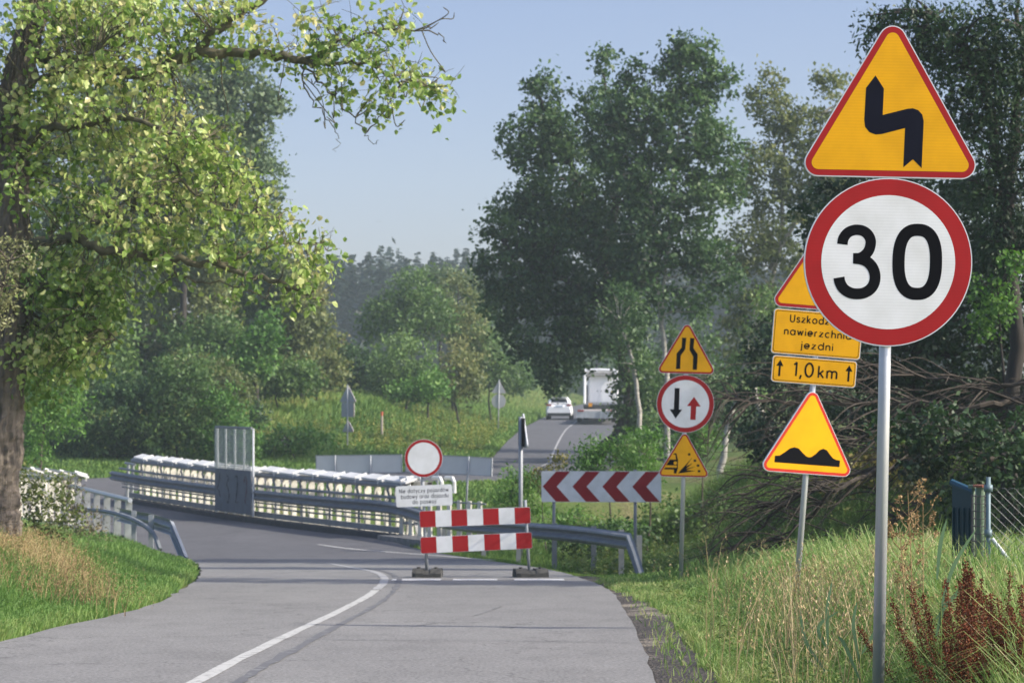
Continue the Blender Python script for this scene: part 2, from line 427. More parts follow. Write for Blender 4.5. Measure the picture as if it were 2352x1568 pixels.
# far road centre line: doubled, thin
mb = MB()
fl = RC[[q for q in range(len(RC)) if 98 < RC[q,1] < 300]] + np.array([-.05, 0])
strip('', fl, .09, None, .004, 1, 0, 0, mb); 
tag(mb.build('road_marking_far_centre_line', m_faint), kind='structure')
# gravel shoulder on the right of the near road
m_grav, nt, b = newmat("shoulder_gravel")
vo = nt.nodes.new("ShaderNodeTexVoronoi"); vo.inputs['Scale'].default_value = 38
tc = nt.nodes.new("ShaderNodeTexCoord"); nt.links.new(tc.outputs['Object'], vo.inputs['Vector'])
n1 = noise(nt, 1.1, 4)
ra = ramp(nt, [(0, (.030,.026,.024)), (.6, (.065,.055,.048)), (1, (.15,.13,.11))], vo.outputs['Color'])
rb = ramp(nt, [(.56, (0,0,0)), (.66, (.8,.8,.8))], n1.outputs[0])
mx = nt.nodes.new("ShaderNodeMix"); mx.data_type = 'RGBA'; nt.links.new(rb.outputs[0], mx.inputs[0])
nt.links.new(ra.outputs[0], mx.inputs['A']); mx.inputs['B'].default_value = (.30,.26,.20,1)
nt.links.new(mx.outputs['Result'], b.inputs['Base Color']); b.inputs['Roughness'].default_value = .95
bp = nt.nodes.new("ShaderNodeBump"); bp.inputs['Strength'].default_value = 1; bp.inputs['Distance'].default_value = .02
nt.links.new(vo.outputs['Distance'], bp.inputs['Height']); nt.links.new(bp.outputs[0], b.inputs['Normal'])
sel = [q for q in range(len(RR)) if 10 < RR[q,1] < 40]
a = RR[sel] - np.array([.02, 0]); wv_ = .44 + .1*np.sin(a[:,1]*.9) - .25*ss((a[:,1]-27)/7); bb = a + np.c_[wv_, 0*wv_]
k = len(a); mids = (a+bb)/2
v = np.vstack([np.c_[a, RZ(a[:,1])-.012], np.c_[mids, np.maximum(G(mids[:,0], mids[:,1])+.02, RZ(a[:,1])-.03)], np.c_[bb, G(bb[:,0], bb[:,1])+.015]])
m = MB(); m.bulk(v, [(q, q+1, q+1+k, q+k) for q in range(k-1)] + [(q+k, q+1+k, q+1+2*k, q+2*k) for q in range(k-1)])
tag(m.build('gravel_shoulder', m_grav), kind='structure')
# river under the bridge
m_wat, nt, b = newmat("river_water"); b.inputs['Base Color'].default_value = (.03,.04,.03,1); b.inputs['Roughness'].default_value = .08
dv = np.array([.89, .45]); nv = np.array([-.45, .89]); M0 = np.array([-7.8, 70.5])
c = [M0 + dv*s + nv*t for s, t in ((-60,-6),(60,-6),(60,6),(-60,6))]
m = MB(); m.add([(p[0], p[1], RZ(70)-2.7) for p in c], [(0,1,2,3)])
tag(m.build('river', m_wat), kind='structure')

# ------------------------------------------------------------------ bridge
cream = solid("cream_painted_steel", (.60,.58,.50), .6, 0, .35, 2.5)
white_m = solid("white_painted_steel", (.70,.70,.67), .55, 0, .12, 2.2)
galv = solid("galvanised_steel", (.30,.32,.34), .5, .1, .14, 5, stretch=(1,1,.4))
galv_dark = solid("weathered_galvanised_steel", (.21,.225,.24), .6, .1, .15, 4)
galv_white = solid('bright_galvanised_steel', (.62,.64,.66), .4, .15, .08, 8)
galv_pale = solid("pale_galvanised_steel", (.52,.54,.56), .38, .55, .10, 8, stretch=(1,1,.2))
concrete = solid("grey_concrete", (.24,.23,.215), .9, 0, .25, 5, .3)
dark_conc = solid("dark_kerb", (.06,.06,.062), .9, 0, .25, 5, .3)
A = np.array([-3.0, 60.6]); B = np.array([-12.75, 80.0]); U = (B-A)/np.linalg.norm(B-A); LEN = np.linalg.norm(B-A)
N = np.array([U[1], -U[0]])        # away from the road, to the right
Zd = RZ(66) + .0
ang = math.atan2(U[1], U[0])
Rz = np.array([[math.cos(ang), -math.sin(ang), 0], [math.sin(ang), math.cos(ang), 0], [0, 0, 1]])
def BP(s, n, z): q = A + U*s + N*n; return np.array([q[0], q[1], RZ(q[1]) + z])
br = thing('bridge', 'low road bridge with white lattice parapets and grey rails, across the middle of the picture', 'bridge', BP(LEN/2, -2.6, 0))
O = np.array(br.location)
def bpart(mb, name, mats, parent=None):
    o = mb.build(name, mats, parent or br, origin=O); return o
mb = MB()
path = [BP(s, -2.65, 0) for s in np.linspace(-.5, LEN+.5, 12)]
mb.sweep(path, [(3.7,-.06),(3.7,-.8),(-3.7,-.8),(-3.7,-.06),(3.7,-.06)])
bpart(mb, 'deck', concrete)
mb = MB(); mb.sweep([BP(s, -.12, 0) for s in np.linspace(-.5, LEN+.3, 14)], [(.14,-.05),(.12,.13),(-.16,.13),(-.16,-.05)]); bpart(mb, 'kerb', dark_conc)
mb = MB(); mb.sweep([BP(s, .12, 0) for s in np.linspace(-.3, LEN, 14)], [(.045,.14),(.045,.29),(-.045,.29),(-.045,.14),(.045,.14)]); bpart(mb, 'bottom_beam', galv_dark)
def truss(s0, s1, sgn, parent, off=.36, step=.65, tag_='truss_panel'):
    """cream posts, chords and capping of one parapet; sgn=+1 right, -1 left"""
    base = 0 if sgn > 0 else -5.3
    mb = MB()
    s = s0; k = 0
    while s < s1:
        for row, n in enumerate((off,)):
            so_ = s + (.0 if row == 0 else .06)
            c = BP(so_, base + sgn*n, 0)
            # transverse plate: wide head, waist, wide foot; its broad face looks along the bridge
            rs = .80
            for (za, zb, wa, wb) in ((.0, .22, .15*rs, .08*rs), (.22, .62, .08*rs, .09*rs), (.62, 1.12, .09*rs, .12*rs), (1.12, 1.38, .12*rs, .06*rs)):
                v = []
                for zz, ww in ((za, wa), (zb, wb)):
                    for su, sn in ((-1,-1),(1,-1),(1,1),(-1,1)):
                        q = c[:2] + U*su*.03 + N*sn*ww
                        v.append((q[0], q[1], c[2]+zz))
                mb.add(v, [(0,1,5,4),(1,2,6,5),(2,3,7,6),(3,0,4,7),(4,5,6,7),(3,2,1,0)])
            # gusset
            if k % 2 == 0:
                p0 = BP(so_, base+sgn*n, .1); p1 = BP(so_+.78, base+sgn*n, 1.35)
                mb.tube([p0, p1], .04, 5)
        s += step; k += 1
    mb.build('lattice_posts', cream, parent, origin=O)
    mb = MB()
    for n in (off, off+.5):
        for z in (.05, 1.36):
            mb.sweep([BP(q, base+sgn*n, z) for q in np.linspace(s0-.2, s1, 14)], [(.06,-.05),(.06,.05),(-.06,.05),(-.06,-.05),(.06,-.05)])
    mb.build('chord', cream, parent, origin=O)
    mb = MB(); s = s0-.3; rg = np.random.default_rng(5)
    while s < s1-.2:
        L = 1.42; c = BP(s+L/2, base+sgn*(off+.36), 1.5+rg.normal(0,.006))
        L = 1.34; zb = rg.normal(0, .012); tl = .018; v = [BP(a_, base+sgn*n_, z_) for a_, dz_ in ((s, zb-tl), (s+L, zb+tl)) for n_, z_ in ((.14, 1.41+dz_), (.14, 1.46+dz_), (.46, 1.555+dz_), (.46, 1.51+dz_))]
        mb.add(v, [(0,1,2,3),(7,6,5,4),(0,4,5,1),(1,5,6,2),(2,6,7,3),(3,7,4,0)])
        s += 1.47
    for q_ in np.arange(s0, s1, 1.47): mb.tube([BP(q_-.05, base+sgn*.16, 1.30), BP(q_-.05, base+sgn*.12, 1.46), BP(q_-.05, base+sgn*.46, 1.56)], .03, 5)
    mb.build('capping', white_m, parent, origin=O)
truss(-.2, LEN, 1, br)
truss(8.2, LEN-.5, -1, br)
# handrail pipe and horizontal rails of the right parapet
mb = MB()
mb.tube([BP(s, .2, 1.33) for s in np.linspace(-.3, LEN, 14)], .075, 8)
mb.tube([BP(s, .14, 1.02) for s in np.linspace(-.3, LEN+1.2, 14)], .042, 6)
for z in (.42, .54): mb.tube([BP(s, .14, z) for s in np.linspace(-1.5, LEN+.9, 14)], .026, 6)
bpart(mb, 'rail', galv_dark)
for s in np.arange(.6, LEN, 2.0):
    mb = MB(); mb.tube([BP(s, .2, 0), BP(s, .2, 1.0), BP(s, .13, 1.2), BP(s, .2, 1.36)], .035, 6); bpart(mb, 'rail_post', galv_dark)
# bright end hoops at the near end and the far end frame
mb = MB()
for n, ds in ((.3, -.35), (.62, -.45), (.95, -.9), (1.2, -1.1)):
    mb.tube([BP(ds+.5, n, 1.52), BP(ds+.1, n, 1.52), BP(ds, n, 1.42), BP(ds, n, 1.15)], .05, 8)
mb.tube([BP(-.2, .3, 1.2), BP(-.5, .5, .1)], .06, 6); mb.tube([BP(-.6, .35, .75), BP(-1.4, .35, .02)], .045, 6); mb.tube([BP(-.45, .35, .75), BP(-1.25, .35, .02)], .045, 6)
bpart(mb, 'end_hoops', white_m)
mb = MB()
for s, z in ((LEN+.25, 1.2), (LEN+.75, 1.2)):
    mb.tube([BP(s+.15, .3, 0), BP(s, .3, z)], .055, 6); 
mb.tube([BP(LEN, .3, 1.2), BP(LEN+1.1, .3, 1.2)], .04, 6)
bpart(mb, 'end_frame', galv)
# upright screen: solid lower half with four scrawled marks, mesh upper half
Sa, Sb = 9.64, 12.67
sc_t = thing('mesh_screen', None, None); del sc_t
a0 = A + U*Sa + N*.02; b0 = A + U*Sb + N*.02
zt = RZ(70)
def SP(f, z, n=0.0):
    q = A + U*(Sa + (Sb-Sa)*f) + N*(-.16 - n); return np.array([q[0], q[1], zt + z])
scr = bpy.data.objects.new('screen', None); C.objects.link(scr); scr.parent = br
mb = MB()
v = [SP(0,.2), SP(1,.2), SP(1,1.46), SP(0,1.46), SP(0,.2,-.03), SP(1,.2,-.03), SP(1,1.46,-.03), SP(0,1.46,-.03)]
mb.add(v, [(0,1,2,3),(7,6,5,4),(0,4,5,1),(1,5,6,2),(2,6,7,3),(3,7,4,0)])
plate = mb.build('solid_plate', solid("blue_grey_sheet", (.125,.148,.18), .65, 0, .12, 3, spec=.2), scr, origin=O)
for q in range(5):
    mb = MB(); mb.tube([SP(1-q/4, .15, -.075), SP(1-q/4, 2.66, -.075)], .034 if q else .05, 6); mb.build('upright', galv_white, scr, origin=O)
mb = MB(); mb.tube([SP(0, 2.68, -.03), SP(1, 2.68, -.03)], .035, 6); mb.build('top_bar', galv_dark, scr, origin=O)
mb = MB()
for z in np.arange(1.5, 2.66, .06):
    mb.tube([SP(0, z), SP(1, z)], .011, 3, cap=False)
for f in np.linspace(0, 1, 44):
    mb.tube([SP(f, 1.46), SP(f, 2.66)], .009, 3, cap=False)
mb.build('wire_mesh', solid("wire_mesh_grey", (.24,.29,.28), .6, 0), scr, origin=O)
ink = solid("black_scrawl", (.02,.021,.026), .7); inkr = solid("dark_red_scrawl", (.07,.025,.04), .7)
marks = [([(.62,1),(.45,.62),(.2,.5),(.5,.42),(.62,.28),(.75,.22)], 0), ([(.35,.97),(.62,.85),(.35,.66),(.55,.52),(.7,.3),(.55,.05),(.4,.12)], 0),
         ([(.25,.9),(.5,.97),(.62,.75),(.5,.4),(.38,.1),(.8,.13)], 0), ([(.25,.75),(.4,.96),(.6,.85),(.6,.5),(.4,.15),(.75,.04)], 1)]
for q, (pl, mi) in enumerate(marks):
    c = catmull(pl, 4); mb = MB()
    pts = [SP(1 - (q + .12 + .76*x)/4, .42 + z*.9, .006 + .001*q) for x, z in c]
    for k in range(len(pts)-1):
        wv2 = .03 + .015*math.sin(k*1.7)
        p, r = pts[k], pts[k+1]; up = np.array([0,0,1.0]); dr = (r-p); sd_ = np.array([U[0],U[1],0])*wv2
        mb.add([p-sd_, p+sd_, r+sd_, r-sd_], [(0,1,2,3)], mi)
    mb.build('scrawl', [ink, inkr], plate, origin=O)
# concrete wing and picket fence beyond the near end
mb = MB()
wp = [np.array([A[0]+.1, A[1]-.3]), np.array([-2.0, 58.2]), np.array([-1.1, 56.6])]
mb.sweep([np.array([q[0]+.25, q[1], RZ(q[1])]) for q in wp], [(.35,-.5),(.35,.12),(-.75,.12),(-.75,-.5)])
bpart(mb, 'concrete_wing', concrete)
pf = thing('picket_railing', 'short row of white pickets with thin grey rails behind the striped barrier', 'railing', (-1.9, 58.3, RZ(58)))
mb = MB(); m2 = MB()
W0 = np.array([-2.75, 60.3]); W1 = np.array([-.75, 56.4]); Uw = (W1-W0)/np.linalg.norm(W1-W0)
for f in np.linspace(0, 1, 9):
    q = W0*(1-f)+W1*f; z = RZ(q[1])+.1
    hw = .11
    v = []
    for zz, ww in ((0, hw*1.25), (.1, hw), (.95, hw*.8)):
        for su, sn in ((-1,-1),(1,-1),(1,1),(-1,1)):
            r = q + Uw*su*ww + np.array([-Uw[1], Uw[0]])*sn*.02
            v.append((r[0], r[1], z+zz))
    mb.add(v, [(0,1,5,4),(1,2,6,5),(2,3,7,6),(3,0,4,7),(4,5,9,8),(5,6,10,9),(6,7,11,10),(7,4,8,11),(8,9,10,11)])
mb.build('pickets', cream, pf, origin=pf.location)
for z in (.3, .5, .9): m2.tube([np.array([*(W0), RZ(W0[1])+.1+z]), np.array([*(W1+Uw*.3), RZ(W1[1])+.1+z])], .022, 6)
m2.build('rail', galv_dark, pf, origin=pf.location)

# ------------------------------------------------------------------ guardrails
WP = [(0,.155),(.02,.13),(.075,.11),(.085,.075),(.03,.03),(0,.012),(0,-.012),(.03,-.03),(.085,-.075),(.075,-.11),(.02,-.13),(0,-.155)]
def guardrail(name, label, path, posts, end_drop=None, mat=galv, group=None, side=1, post_h=.75):
    path = np.asarray(path, float)
    o = thing(name, label, 'guardrail', path[len(path)//2] - np.array([0,0,.75]), group=group)
    org = np.array(o.location)
    mb = MB(); c = catmull(path, 6)
    if end_drop is not None: c = np.vstack([c, end_drop])
    mb.sweep(c, [(side*a, b_) for a, b_ in WP]); 
    mb.sweep(c, [(side*(a-.006), b_) for a, b_ in WP[::-1]])
    mb.build('beam', mat, o, origin=org, smooth=False)
    for p in posts:
        mb = MB(); mb.box((p[0], p[1], p[2]-post_h/2+.02), (.1, .07, post_h+.3)); mb.build('post', mat, o, origin=org)
    return o
# rail on the bridge and on to the right, ending beside the chevron board
path = [BP(s, -.02, .76) for s in np.linspace(LEN+1.6, 0, 7)]
more_ = [P(1010,1196,56.2), P(1100,1208,52.5), P(1215,1217,49), P(1330,1227,46), P(1448,1243,43.4)]
path = path + more_
drop = [P(1462,1280,42.9), P(1484,1350,42.0)]
posts = [P(1010,1200,56.2)+[.1,.1,0], P(1100,1210,52.5)+[.1,.1,0], P(1180,1216,50.2)+[.1,.1,0], P(1262,1221,47.8)+[.1,.1,0], P(1352,1229,45.5)+[.1,.1,0], P(1415,1238,44.2)+[.1,.1,0], P(1470,1250,43.8)+[0,.25,-.02]]
gr = guardrail('guardrail', 'long grey steel guardrail that runs along the bridge and ends under the chevron board', path, posts, drop, side=-1, mat=galv_dark)
# left railing with pale posts, and left guardrail
lr = thing('post_railing', 'railing of pale flat posts under a top rail, left of the bridge entrance', 'railing', (-10, 60, RZ(60)))
org = np.array(lr.location)
post_w = solid('chalky_post_paint', (.50,.50,.47), .7, 0, .2, 4)
L0 = np.array([-9.15, 57.6]); L1 = np.array([-12.2, 66.5]); Ul = (L1-L0)/np.linalg.norm(L1-L0)
for f in np.linspace(0, 1, 7):
    q = L0*(1-f)+L1*f; mb = MB(); z = RZ(q[1])
    v = []
    for zz, ww, dd in ((-.1, .095, 0), (1.08, .075, -.12)):
        for su, sn in ((-1,-1),(1,-1),(1,1),(-1,1)):
            r = q + np.array([1,0])*su*ww + Ul*(sn*.04+dd); v.append((r[0], r[1], z+zz))
    mb.add(v, [(0,1,5,4),(1,2,6,5),(2,3,7,6),(3,0,4,7),(4,5,6,7)])
    mb.build('post', post_w, lr, origin=org)
mb = MB(); mb.tube([np.array([*(L0*(1-f)+L1*f - Ul*.1), RZ(60)+1.1]) for f in np.linspace(-.02, 1, 5)], .06, 8)
mb.tube([np.array([*(L0*(1-f)+L1*f), RZ(60)+.62]) for f in np.linspace(-.02, 1, 5)], .03, 6)
mb.build('top_rail', galv_pale, lr, origin=org)
gl = [P(268,1180,56), P(300,1188,53.5), P(345,1196,51), P(390,1210,48.6)]
gdrop = [P(405,1246,48.0), P(424,1293,47.2)]
gp = [P(322,1190,52.2)+[-.12,-.1,0], P(362,1200,50.2)+[-.12,-.1,0]]
g2 = guardrail('guardrail', 'short grey guardrail end seen from behind, at the tip of the left grass verge', gl, gp, gdrop, side=1, mat=galv, post_h=.8)
mb = MB(); mb.tube(catmull([P(150,1172,55), P(230,1172,53), P(300,1190,51), P(348,1220,49.6), P(368,1262,49)], 6), [.05]*25, 6); mb.build('lower_bar', galv_dark, g2, origin=g2.location)
# ------------------------------------------------------------------ sign building
s_yel = reflective("sign_yellow", (.80,.39,.002)); s_red = reflective("sign_red", (.36,.012,.014)); s_white = reflective("sign_white", (.76,.77,.77))
s_black = solid("sign_black", (.006,.006,.008), .8, 0, .1, spec=.05); s_navy = solid("sign_dark_navy", (.009,.010,.019), .8, 0, .1, spec=.05)
s_orange = reflective("sign_orange_yellow", (.95,.45,.0)); s_redb = reflective("sign_bright_red", (.62,.035,.02))
alu = solid("aluminium_back", (.40,.42,.44), .45, .5, .06, 8); alu_edge = solid("aluminium_edge", (.66,.68,.70), .4, .2, .04)
SM = [s_yel, s_red, s_white, s_black, s_navy, alu_edge, alu, s_orange, s_redb]
YEL, RED, WHI, BLK, NAV, EDG, BAK, ORA, RDB = range(9)
def circ(cx, cz, r, n=72):
    a = np.arange(n) * 2*np.pi/n
    return np.c_[cx + r*np.cos(a), cz + r*np.sin(a)]
def rrect(cx, cz, w_, h_, r, n=6):
    out = []
    for sx, sz, a0 in ((1,1,0),(-1,1,90),(-1,-1,180),(1,-1,270)):
        for k in range(n+1):
            a = math.radians(a0 + 90*k/n); out.append((cx + sx*(w_/2-r) + r*math.cos(a), cz + sz*(h_/2-r) + r*math.sin(a)))
    return np.array(out)
def rtri(L, r, inset=0, n=9):
    """rounded triangle, lower edge at z=0 of the outer shape, centred on x=0; L = un-rounded side"""
    hh = L * math.sqrt(3) / 2
    V = [(-L/2, 0), (L/2, 0), (0, hh)]; cen = np.array([0, hh/3]); out = []
    rr = max(r - inset, .004)
    for k, (vx, vz) in enumerate(V):
        d = np.array([vx, vz]) - cen; d /= np.linalg.norm(d)
        cc = np.array([vx, vz]) - d * (2*r)
        base = math.degrees(math.atan2(d[1], d[0]))
        for q in range(n+1):
            a = math.radians(base - 60 + 120*q/n); out.append(cc + rr*np.array([math.cos(a), math.sin(a)]))
    return np.array(out)
def xf(pts, cx, cz, s):  # picture pixels (y down) -> sign units
    p = np.asarray(pts, float); return np.c_[(p[:, 0]-cx)*s, -(p[:, 1]-cz)*s]
T = .028
def tri_sign(mb, cz, L, r=.066, inset=.033, yel=YEL, red=RED, y=0, cx=0):
    off = np.array([cx, cz])
    mb.prism(rtri(L, r) + off, y-.0, y+T, EDG, EDG)
    mb.flat(rtri(L, r, .005) + off, y-.0007, red)
    mb.flat(rtri(L, r, inset) + off, y-.0013, yel)
    mb.flat((rtri(L, r, .01) + off)[::-1], y+T+.001, BAK)
def disc_sign(mb, cz, R, ring, y=0, cx=0):
    mb.prism(circ(cx, cz, R), y, y+T, EDG, EDG)
    mb.flat(circ(cx, cz, R-.005), y-.0007, RED)
    mb.flat(circ(cx, cz, R-ring), y-.0013, WHI)
    mb.flat(circ(cx, cz, R-.01)[::-1], y+T+.001, BAK)
def rect_sign(mb, cz, w_, h_, y=0, face=YEL, border=BLK, bw=.006, cx=0, r=.03):
    mb.prism(rrect(cx, cz, w_, h_, r), y, y+T, EDG, EDG)
    mb.flat(rrect(cx, cz, w_-.01, h_-.01, r-.004)[::-1], y+T+.001, BAK)
    if border is not None:
        mb.flat(rrect(cx, cz, w_-.012, h_-.012, r-.004), y-.0007, face)
        mb.flat(rrect(cx, cz, w_-.03, h_-.03, r-.009), y-.0010, border)
        mb.flat(rrect(cx, cz, w_-.03-2*bw, h_-.03-2*bw, r-.009-bw*.5), y-.0014, face)
    else:
        mb.flat(rrect(cx, cz, w_-.008, h_-.008, r-.003), y-.0007, face)
# ---- small stroke alphabet (x height .66, capitals 1.0)
def arc(cx, cz, rx, rz, a0, a1, n=12):
    a = np.radians(np.linspace(a0, a1, n)); return np.c_[cx + rx*np.cos(a), cz + rz*np.sin(a)]
RING = arc(.31, .33, .31, .33, 0, 360, 21)[:-1]
def Ln(*p): return np.array(p, float)
def J(*a): return np.vstack([np.asarray(x, float).reshape(-1, 2) for x in a])
GL = {
 'o': (.62, [('c', RING)]), 'a': (.62, [('c', RING), Ln((.62,.68),(.62,-.02))]), 'd': (.62, [('c', RING), Ln((.62,1.04),(.62,-.02))]),
 'b': (.62, [('c', RING), Ln((0,1.04),(0,-.02))]), 'p': (.62, [('c', RING), Ln((0,.68),(0,-.34))]),
 'e': (.62, [J(Ln((.03,.33)), Ln((.6,.33)), arc(.31,.33,.31,.33,8,310,16))]),
 'c': (.56, [arc(.31,.33,.31,.33,50,310,14)]),
 's': (.44, [catmull([(.43,.54),(.26,.67),(.07,.60),(.06,.44),(.22,.35),(.39,.25),(.39,.07),(.2,-.01),(0,.12)], 3)]),
 'z': (.46, [Ln((.0,.64),(.45,.64),(.0,.02),(.48,.02))]), 'k': (.46, [Ln((0,1.04),(0,-.02)), Ln((.42,.66),(.02,.28)), Ln((.13,.4),(.45,-.01))]),
 'n': (.48, [Ln((0,.68),(0,-.02)), J(arc(.24,.42,.24,.23,180,0,9), Ln((.48,-.02)))]), 'h': (.48, [Ln((0,1.04),(0,-.02)), J(arc(.24,.42,.24,.23,180,0,9), Ln((.48,-.02)))]),
 'm': (.84, [Ln((0,.68),(0,-.02)), J(arc(.21,.45,.21,.2,180,0,9), Ln((.42,-.02))), J(arc(.63,.45,.21,.2,180,0,9), Ln((.84,-.02)))]),
 'u': (.48, [J(Ln((0,.68)), arc(.24,.24,.24,.25,180,360,9), Ln((.48,.68)))]), 'w': (.76, [Ln((0,.68),(.19,0)), Ln((.19,0),(.38,.62)), Ln((.38,.62),(.57,0)), Ln((.57,0),(.76,.68))]),
 'y': (.5, [Ln((0,.68),(.26,.03)), Ln((.5,.68),(.14,-.34))]), 'i': (.0, [Ln((0,.66),(0,-.02)), Ln((0,.84),(0,.96))]),
 'j': (.12, [J(Ln((.12,.66),(.12,-.14)), arc(0,-.16,.12,.16,0,-90,5)), Ln((.12,.84),(.12,.96))]),
 't': (.34, [Ln((.14,.95),(.14,-.02)), Ln((0,.64),(.34,.64))]), 'r': (.3, [Ln((0,.68),(0,-.02)), arc(.24,.4,.24,.25,180,80,7)]),
 'U': (.62, [J(Ln((0,1.02)), arc(.31,.31,.31,.31,180,360,11), Ln((.62,1.02)))]), 'N': (.62, [Ln((0,-.02),(0,1.02)), Ln((0,1.0),(.62,0)), Ln((.62,-.02),(.62,1.02))]),
 '1': (.2, [Ln((.0,.8),(.2,1.0)), Ln((.2,1.02),(.2,-.02))]), '0': (.6, [('c', arc(.3,.5,.3,.5,0,360,25)[:-1])]), ',': (.1, [Ln((.1,.08),(.0,-.22))]),
 ' ': (.22, []),
}
GL['ó'] = (.62, GL['o'][1] + [Ln((.28,.80),(.42,1.0))])
def text(mb, s, cx, cz, h, wd, y, mi=BLK, sp=.26, sx=1.0, width=None):
    """one line; h = capital height in metres, wd = stroke width; width = fitted width"""
    tot = sum(GL[c][0] + sp for c in s) - sp
    if width: sx = width / (tot * h)
    x = cx - tot*h*sx/2; k = 0
    for ch in s:
        adv, st = GL[ch]
        for q in st:
            cl = isinstance(q, tuple); p = q[1] if cl else q
            pts = np.c_[x + p[:, 0]*h*sx, cz + p[:, 1]*h]
            mb.ribbon(pts, wd, y - .00025*(k % 4), mi, cl); k += 1
        x += (adv + sp) * h * sx
def pole(mb, r, z0, z1, y=.045, x=0, mi=0):
    mb.tube([(x, y, z0), (x, y, (z0+z1)/2), (x, y, z1)], r, 20, mi)
def bracket(mb, z, r, y=.045):
    mb.box((0, y-r*.4, z), (r*2+.03, r*1.6, .035), 0)
    mb.tube([(-r-.03, y-.01, z), (r+.03, y-.01, z)], .008, 6)

# ---- nearest post: double bend + 30
d0 = 11.5; sc = d0/F
base = np.array([PX(2018, d0), d0, float(G(np.array([PX(2018, d0)]), np.array([d0]))[0])])
lean = math.radians(1.15)
s1 = thing('road_sign', 'tallest nearest sign post, yellow double bend triangle above a white 30 disc with red rim', 'road sign', base, (0, lean, 0), group='yellow works sign posts on the right verge')
zc = (E - (602-HY)/F*d0) - base[2]; xo = 0
mb = MB(); pole(mb, .029, -.3, zc+1.08); mb.build('post', galv_pale, s1, smooth=True)
k30 = .4/368
mb = MB(); disc_sign(mb, zc, .4, .0815)
three1 = catmull(xf([(354,1066),(358,1040),(375,1016),(398,1004),(418,1001),(442,1005),(463,1019),(476,1042),(477,1066),(469,1092),(450,1114),(427,1125),(402,1126)], 556, 1140, k30), 4)
three2 = catmull(xf([(410,1126),(436,1129),(463,1139),(487,1163),(499,1196),(497,1230),(481,1258),(453,1276),(420,1281),(390,1276),(363,1259),(347,1233),(342,1211)], 556, 1140, k30), 4)
off = np.array([0, zc])
mb.ribbon(three1 + off, .050, -.0019, BLK); mb.ribbon(three2 + off, .052, -.0022, BLK)
a = np.linspace(0, 2*np.pi, 61)[:-1]; ce = 2/2.5
zo = np.c_[683 + 82*np.sign(np.cos(a))*abs(np.cos(a))**ce, 1136 + 140*np.sign(np.sin(a))*abs(np.sin(a))**ce]
mb.ribbon(xf(zo, 556, 1140, k30) + off, .058, -.0019, BLK, True)
speed = mb.build('speed_limit_disc', SM, s1)
mb = MB(); tb = zc + .4 + .002
tri_sign(mb, tb, .911, .066, .0335)
arrow = [(494,325),(532,382),(529,497),(635,468),(660,465),(684,473),(702,492),(709,520),(704,726),(665,688),(624,724),(628,552),(528,580),(500,583),(472,573),(453,550),(449,520),(454,380)]
mb.flat(xf(arrow, 566, 770, .4/368) + np.array([0, tb]), -.0019, NAV)
mb.build('double_bend_triangle', SM, s1)
for z in (zc+.2, zc-.2, tb+.15, tb+.5): mb = MB(); bracket(mb, z, .03); mb.build('clamp', galv, s1)

# ---- second post: damaged surface + 1,0 km + bumps, leaning right
d1 = 21.3; u = d1/F
base = P(1823, 1430, d1); base[2] = float(G(base[:1], base[1:2])[0])
zoff = (E - (1430-HY)/F*d1) - base[2]
s2 = thing('road_sign', 'leaning sign post with two yellow triangles, a text plate and a 1,0 km plate', 'road sign', base, (0, math.radians(4.6), math.radians(0)), group='yellow works sign posts on the right verge')
mb = MB(); pole(mb, .026, -.3, zoff + (1430-610)*u); mb.build('post', galv_pale, s2, smooth=True)
z = zoff + (1430-1088)*u/math.cos(.08)
mb = MB(); tri_sign(mb, z, .905, .06, .03, ORA, RDB)
kb = .815/523
hump = [(-200,0),(-200,37),(-172,40),(-140,62),(-112,85),(-85,93),(-60,88),(-35,66),(-10,47),(5,42),(22,45),(48,66),(68,88),(90,97),(112,90),(135,64),(155,46),(175,39),(197,38),(197,0)]
mb.flat(np.array([(x*kb*.99, z + .083 + y*kb) for x, y in hump]), -.0019, BLK)
o_ = mb.build('bumps_triangle', SM, s2); o_.rotation_euler = (0, 0, math.radians(14)); o_['label'] = 'brighter orange triangle with two black bumps'
z2 = z + .79
mb = MB(); rect_sign(mb, z2+.115, .745, .235, bw=.005, cx=-.005)
for sx in (-1, 1):
    cx = -.005 + sx*.305
    mb.flat([(cx-.009, z2+.05), (cx+.009, z2+.05), (cx+.009, z2+.14), (cx+.032, z2+.14), (cx, z2+.195), (cx-.032, z2+.14), (cx-.009, z2+.14)], -.0019, BLK)
text(mb, '1,0', -.10, z2+.065, .118, .016, -.0019, sp=.3, width=.17); text(mb, 'km', .115, z2+.065, .098, .015, -.0019, sp=.3, width=.16)
mb.build('distance_plate', SM, s2)
z3 = z2 + .25
mb = MB(); rect_sign(mb, z3+.195, .785, .395, bw=.005, cx=-.005)
text(mb, 'Uszkodzona', .0, z3+.285, .062, .0105, -.0019, width=.50, sp=.34); text(mb, 'nawierzchnia', .0, z3+.172, .062, .0105, -.0019, width=.585, sp=.34); text(mb, 'jezdni', -.0, z3+.06, .062, .0105, -.0019, width=.28, sp=.34)
mb.build('text_plate', SM, s2)
z4 = z3 + .41
mb = MB(); tri_sign(mb, z4, .905, .066, .033)
mb.box((0, -.005, z4+.36), (.04, .003, .26), BLK); mb.flat(circ(0, z4+.17, .026, 24), -.0019, BLK)
mb.build('warning_triangle', SM, s2)
for zz in (z+.2, z+.5, z2+.1, z3+.1, z3+.3, z4+.2): mb = MB(); bracket(mb, zz, .027); mb.build('clamp', galv, s2)

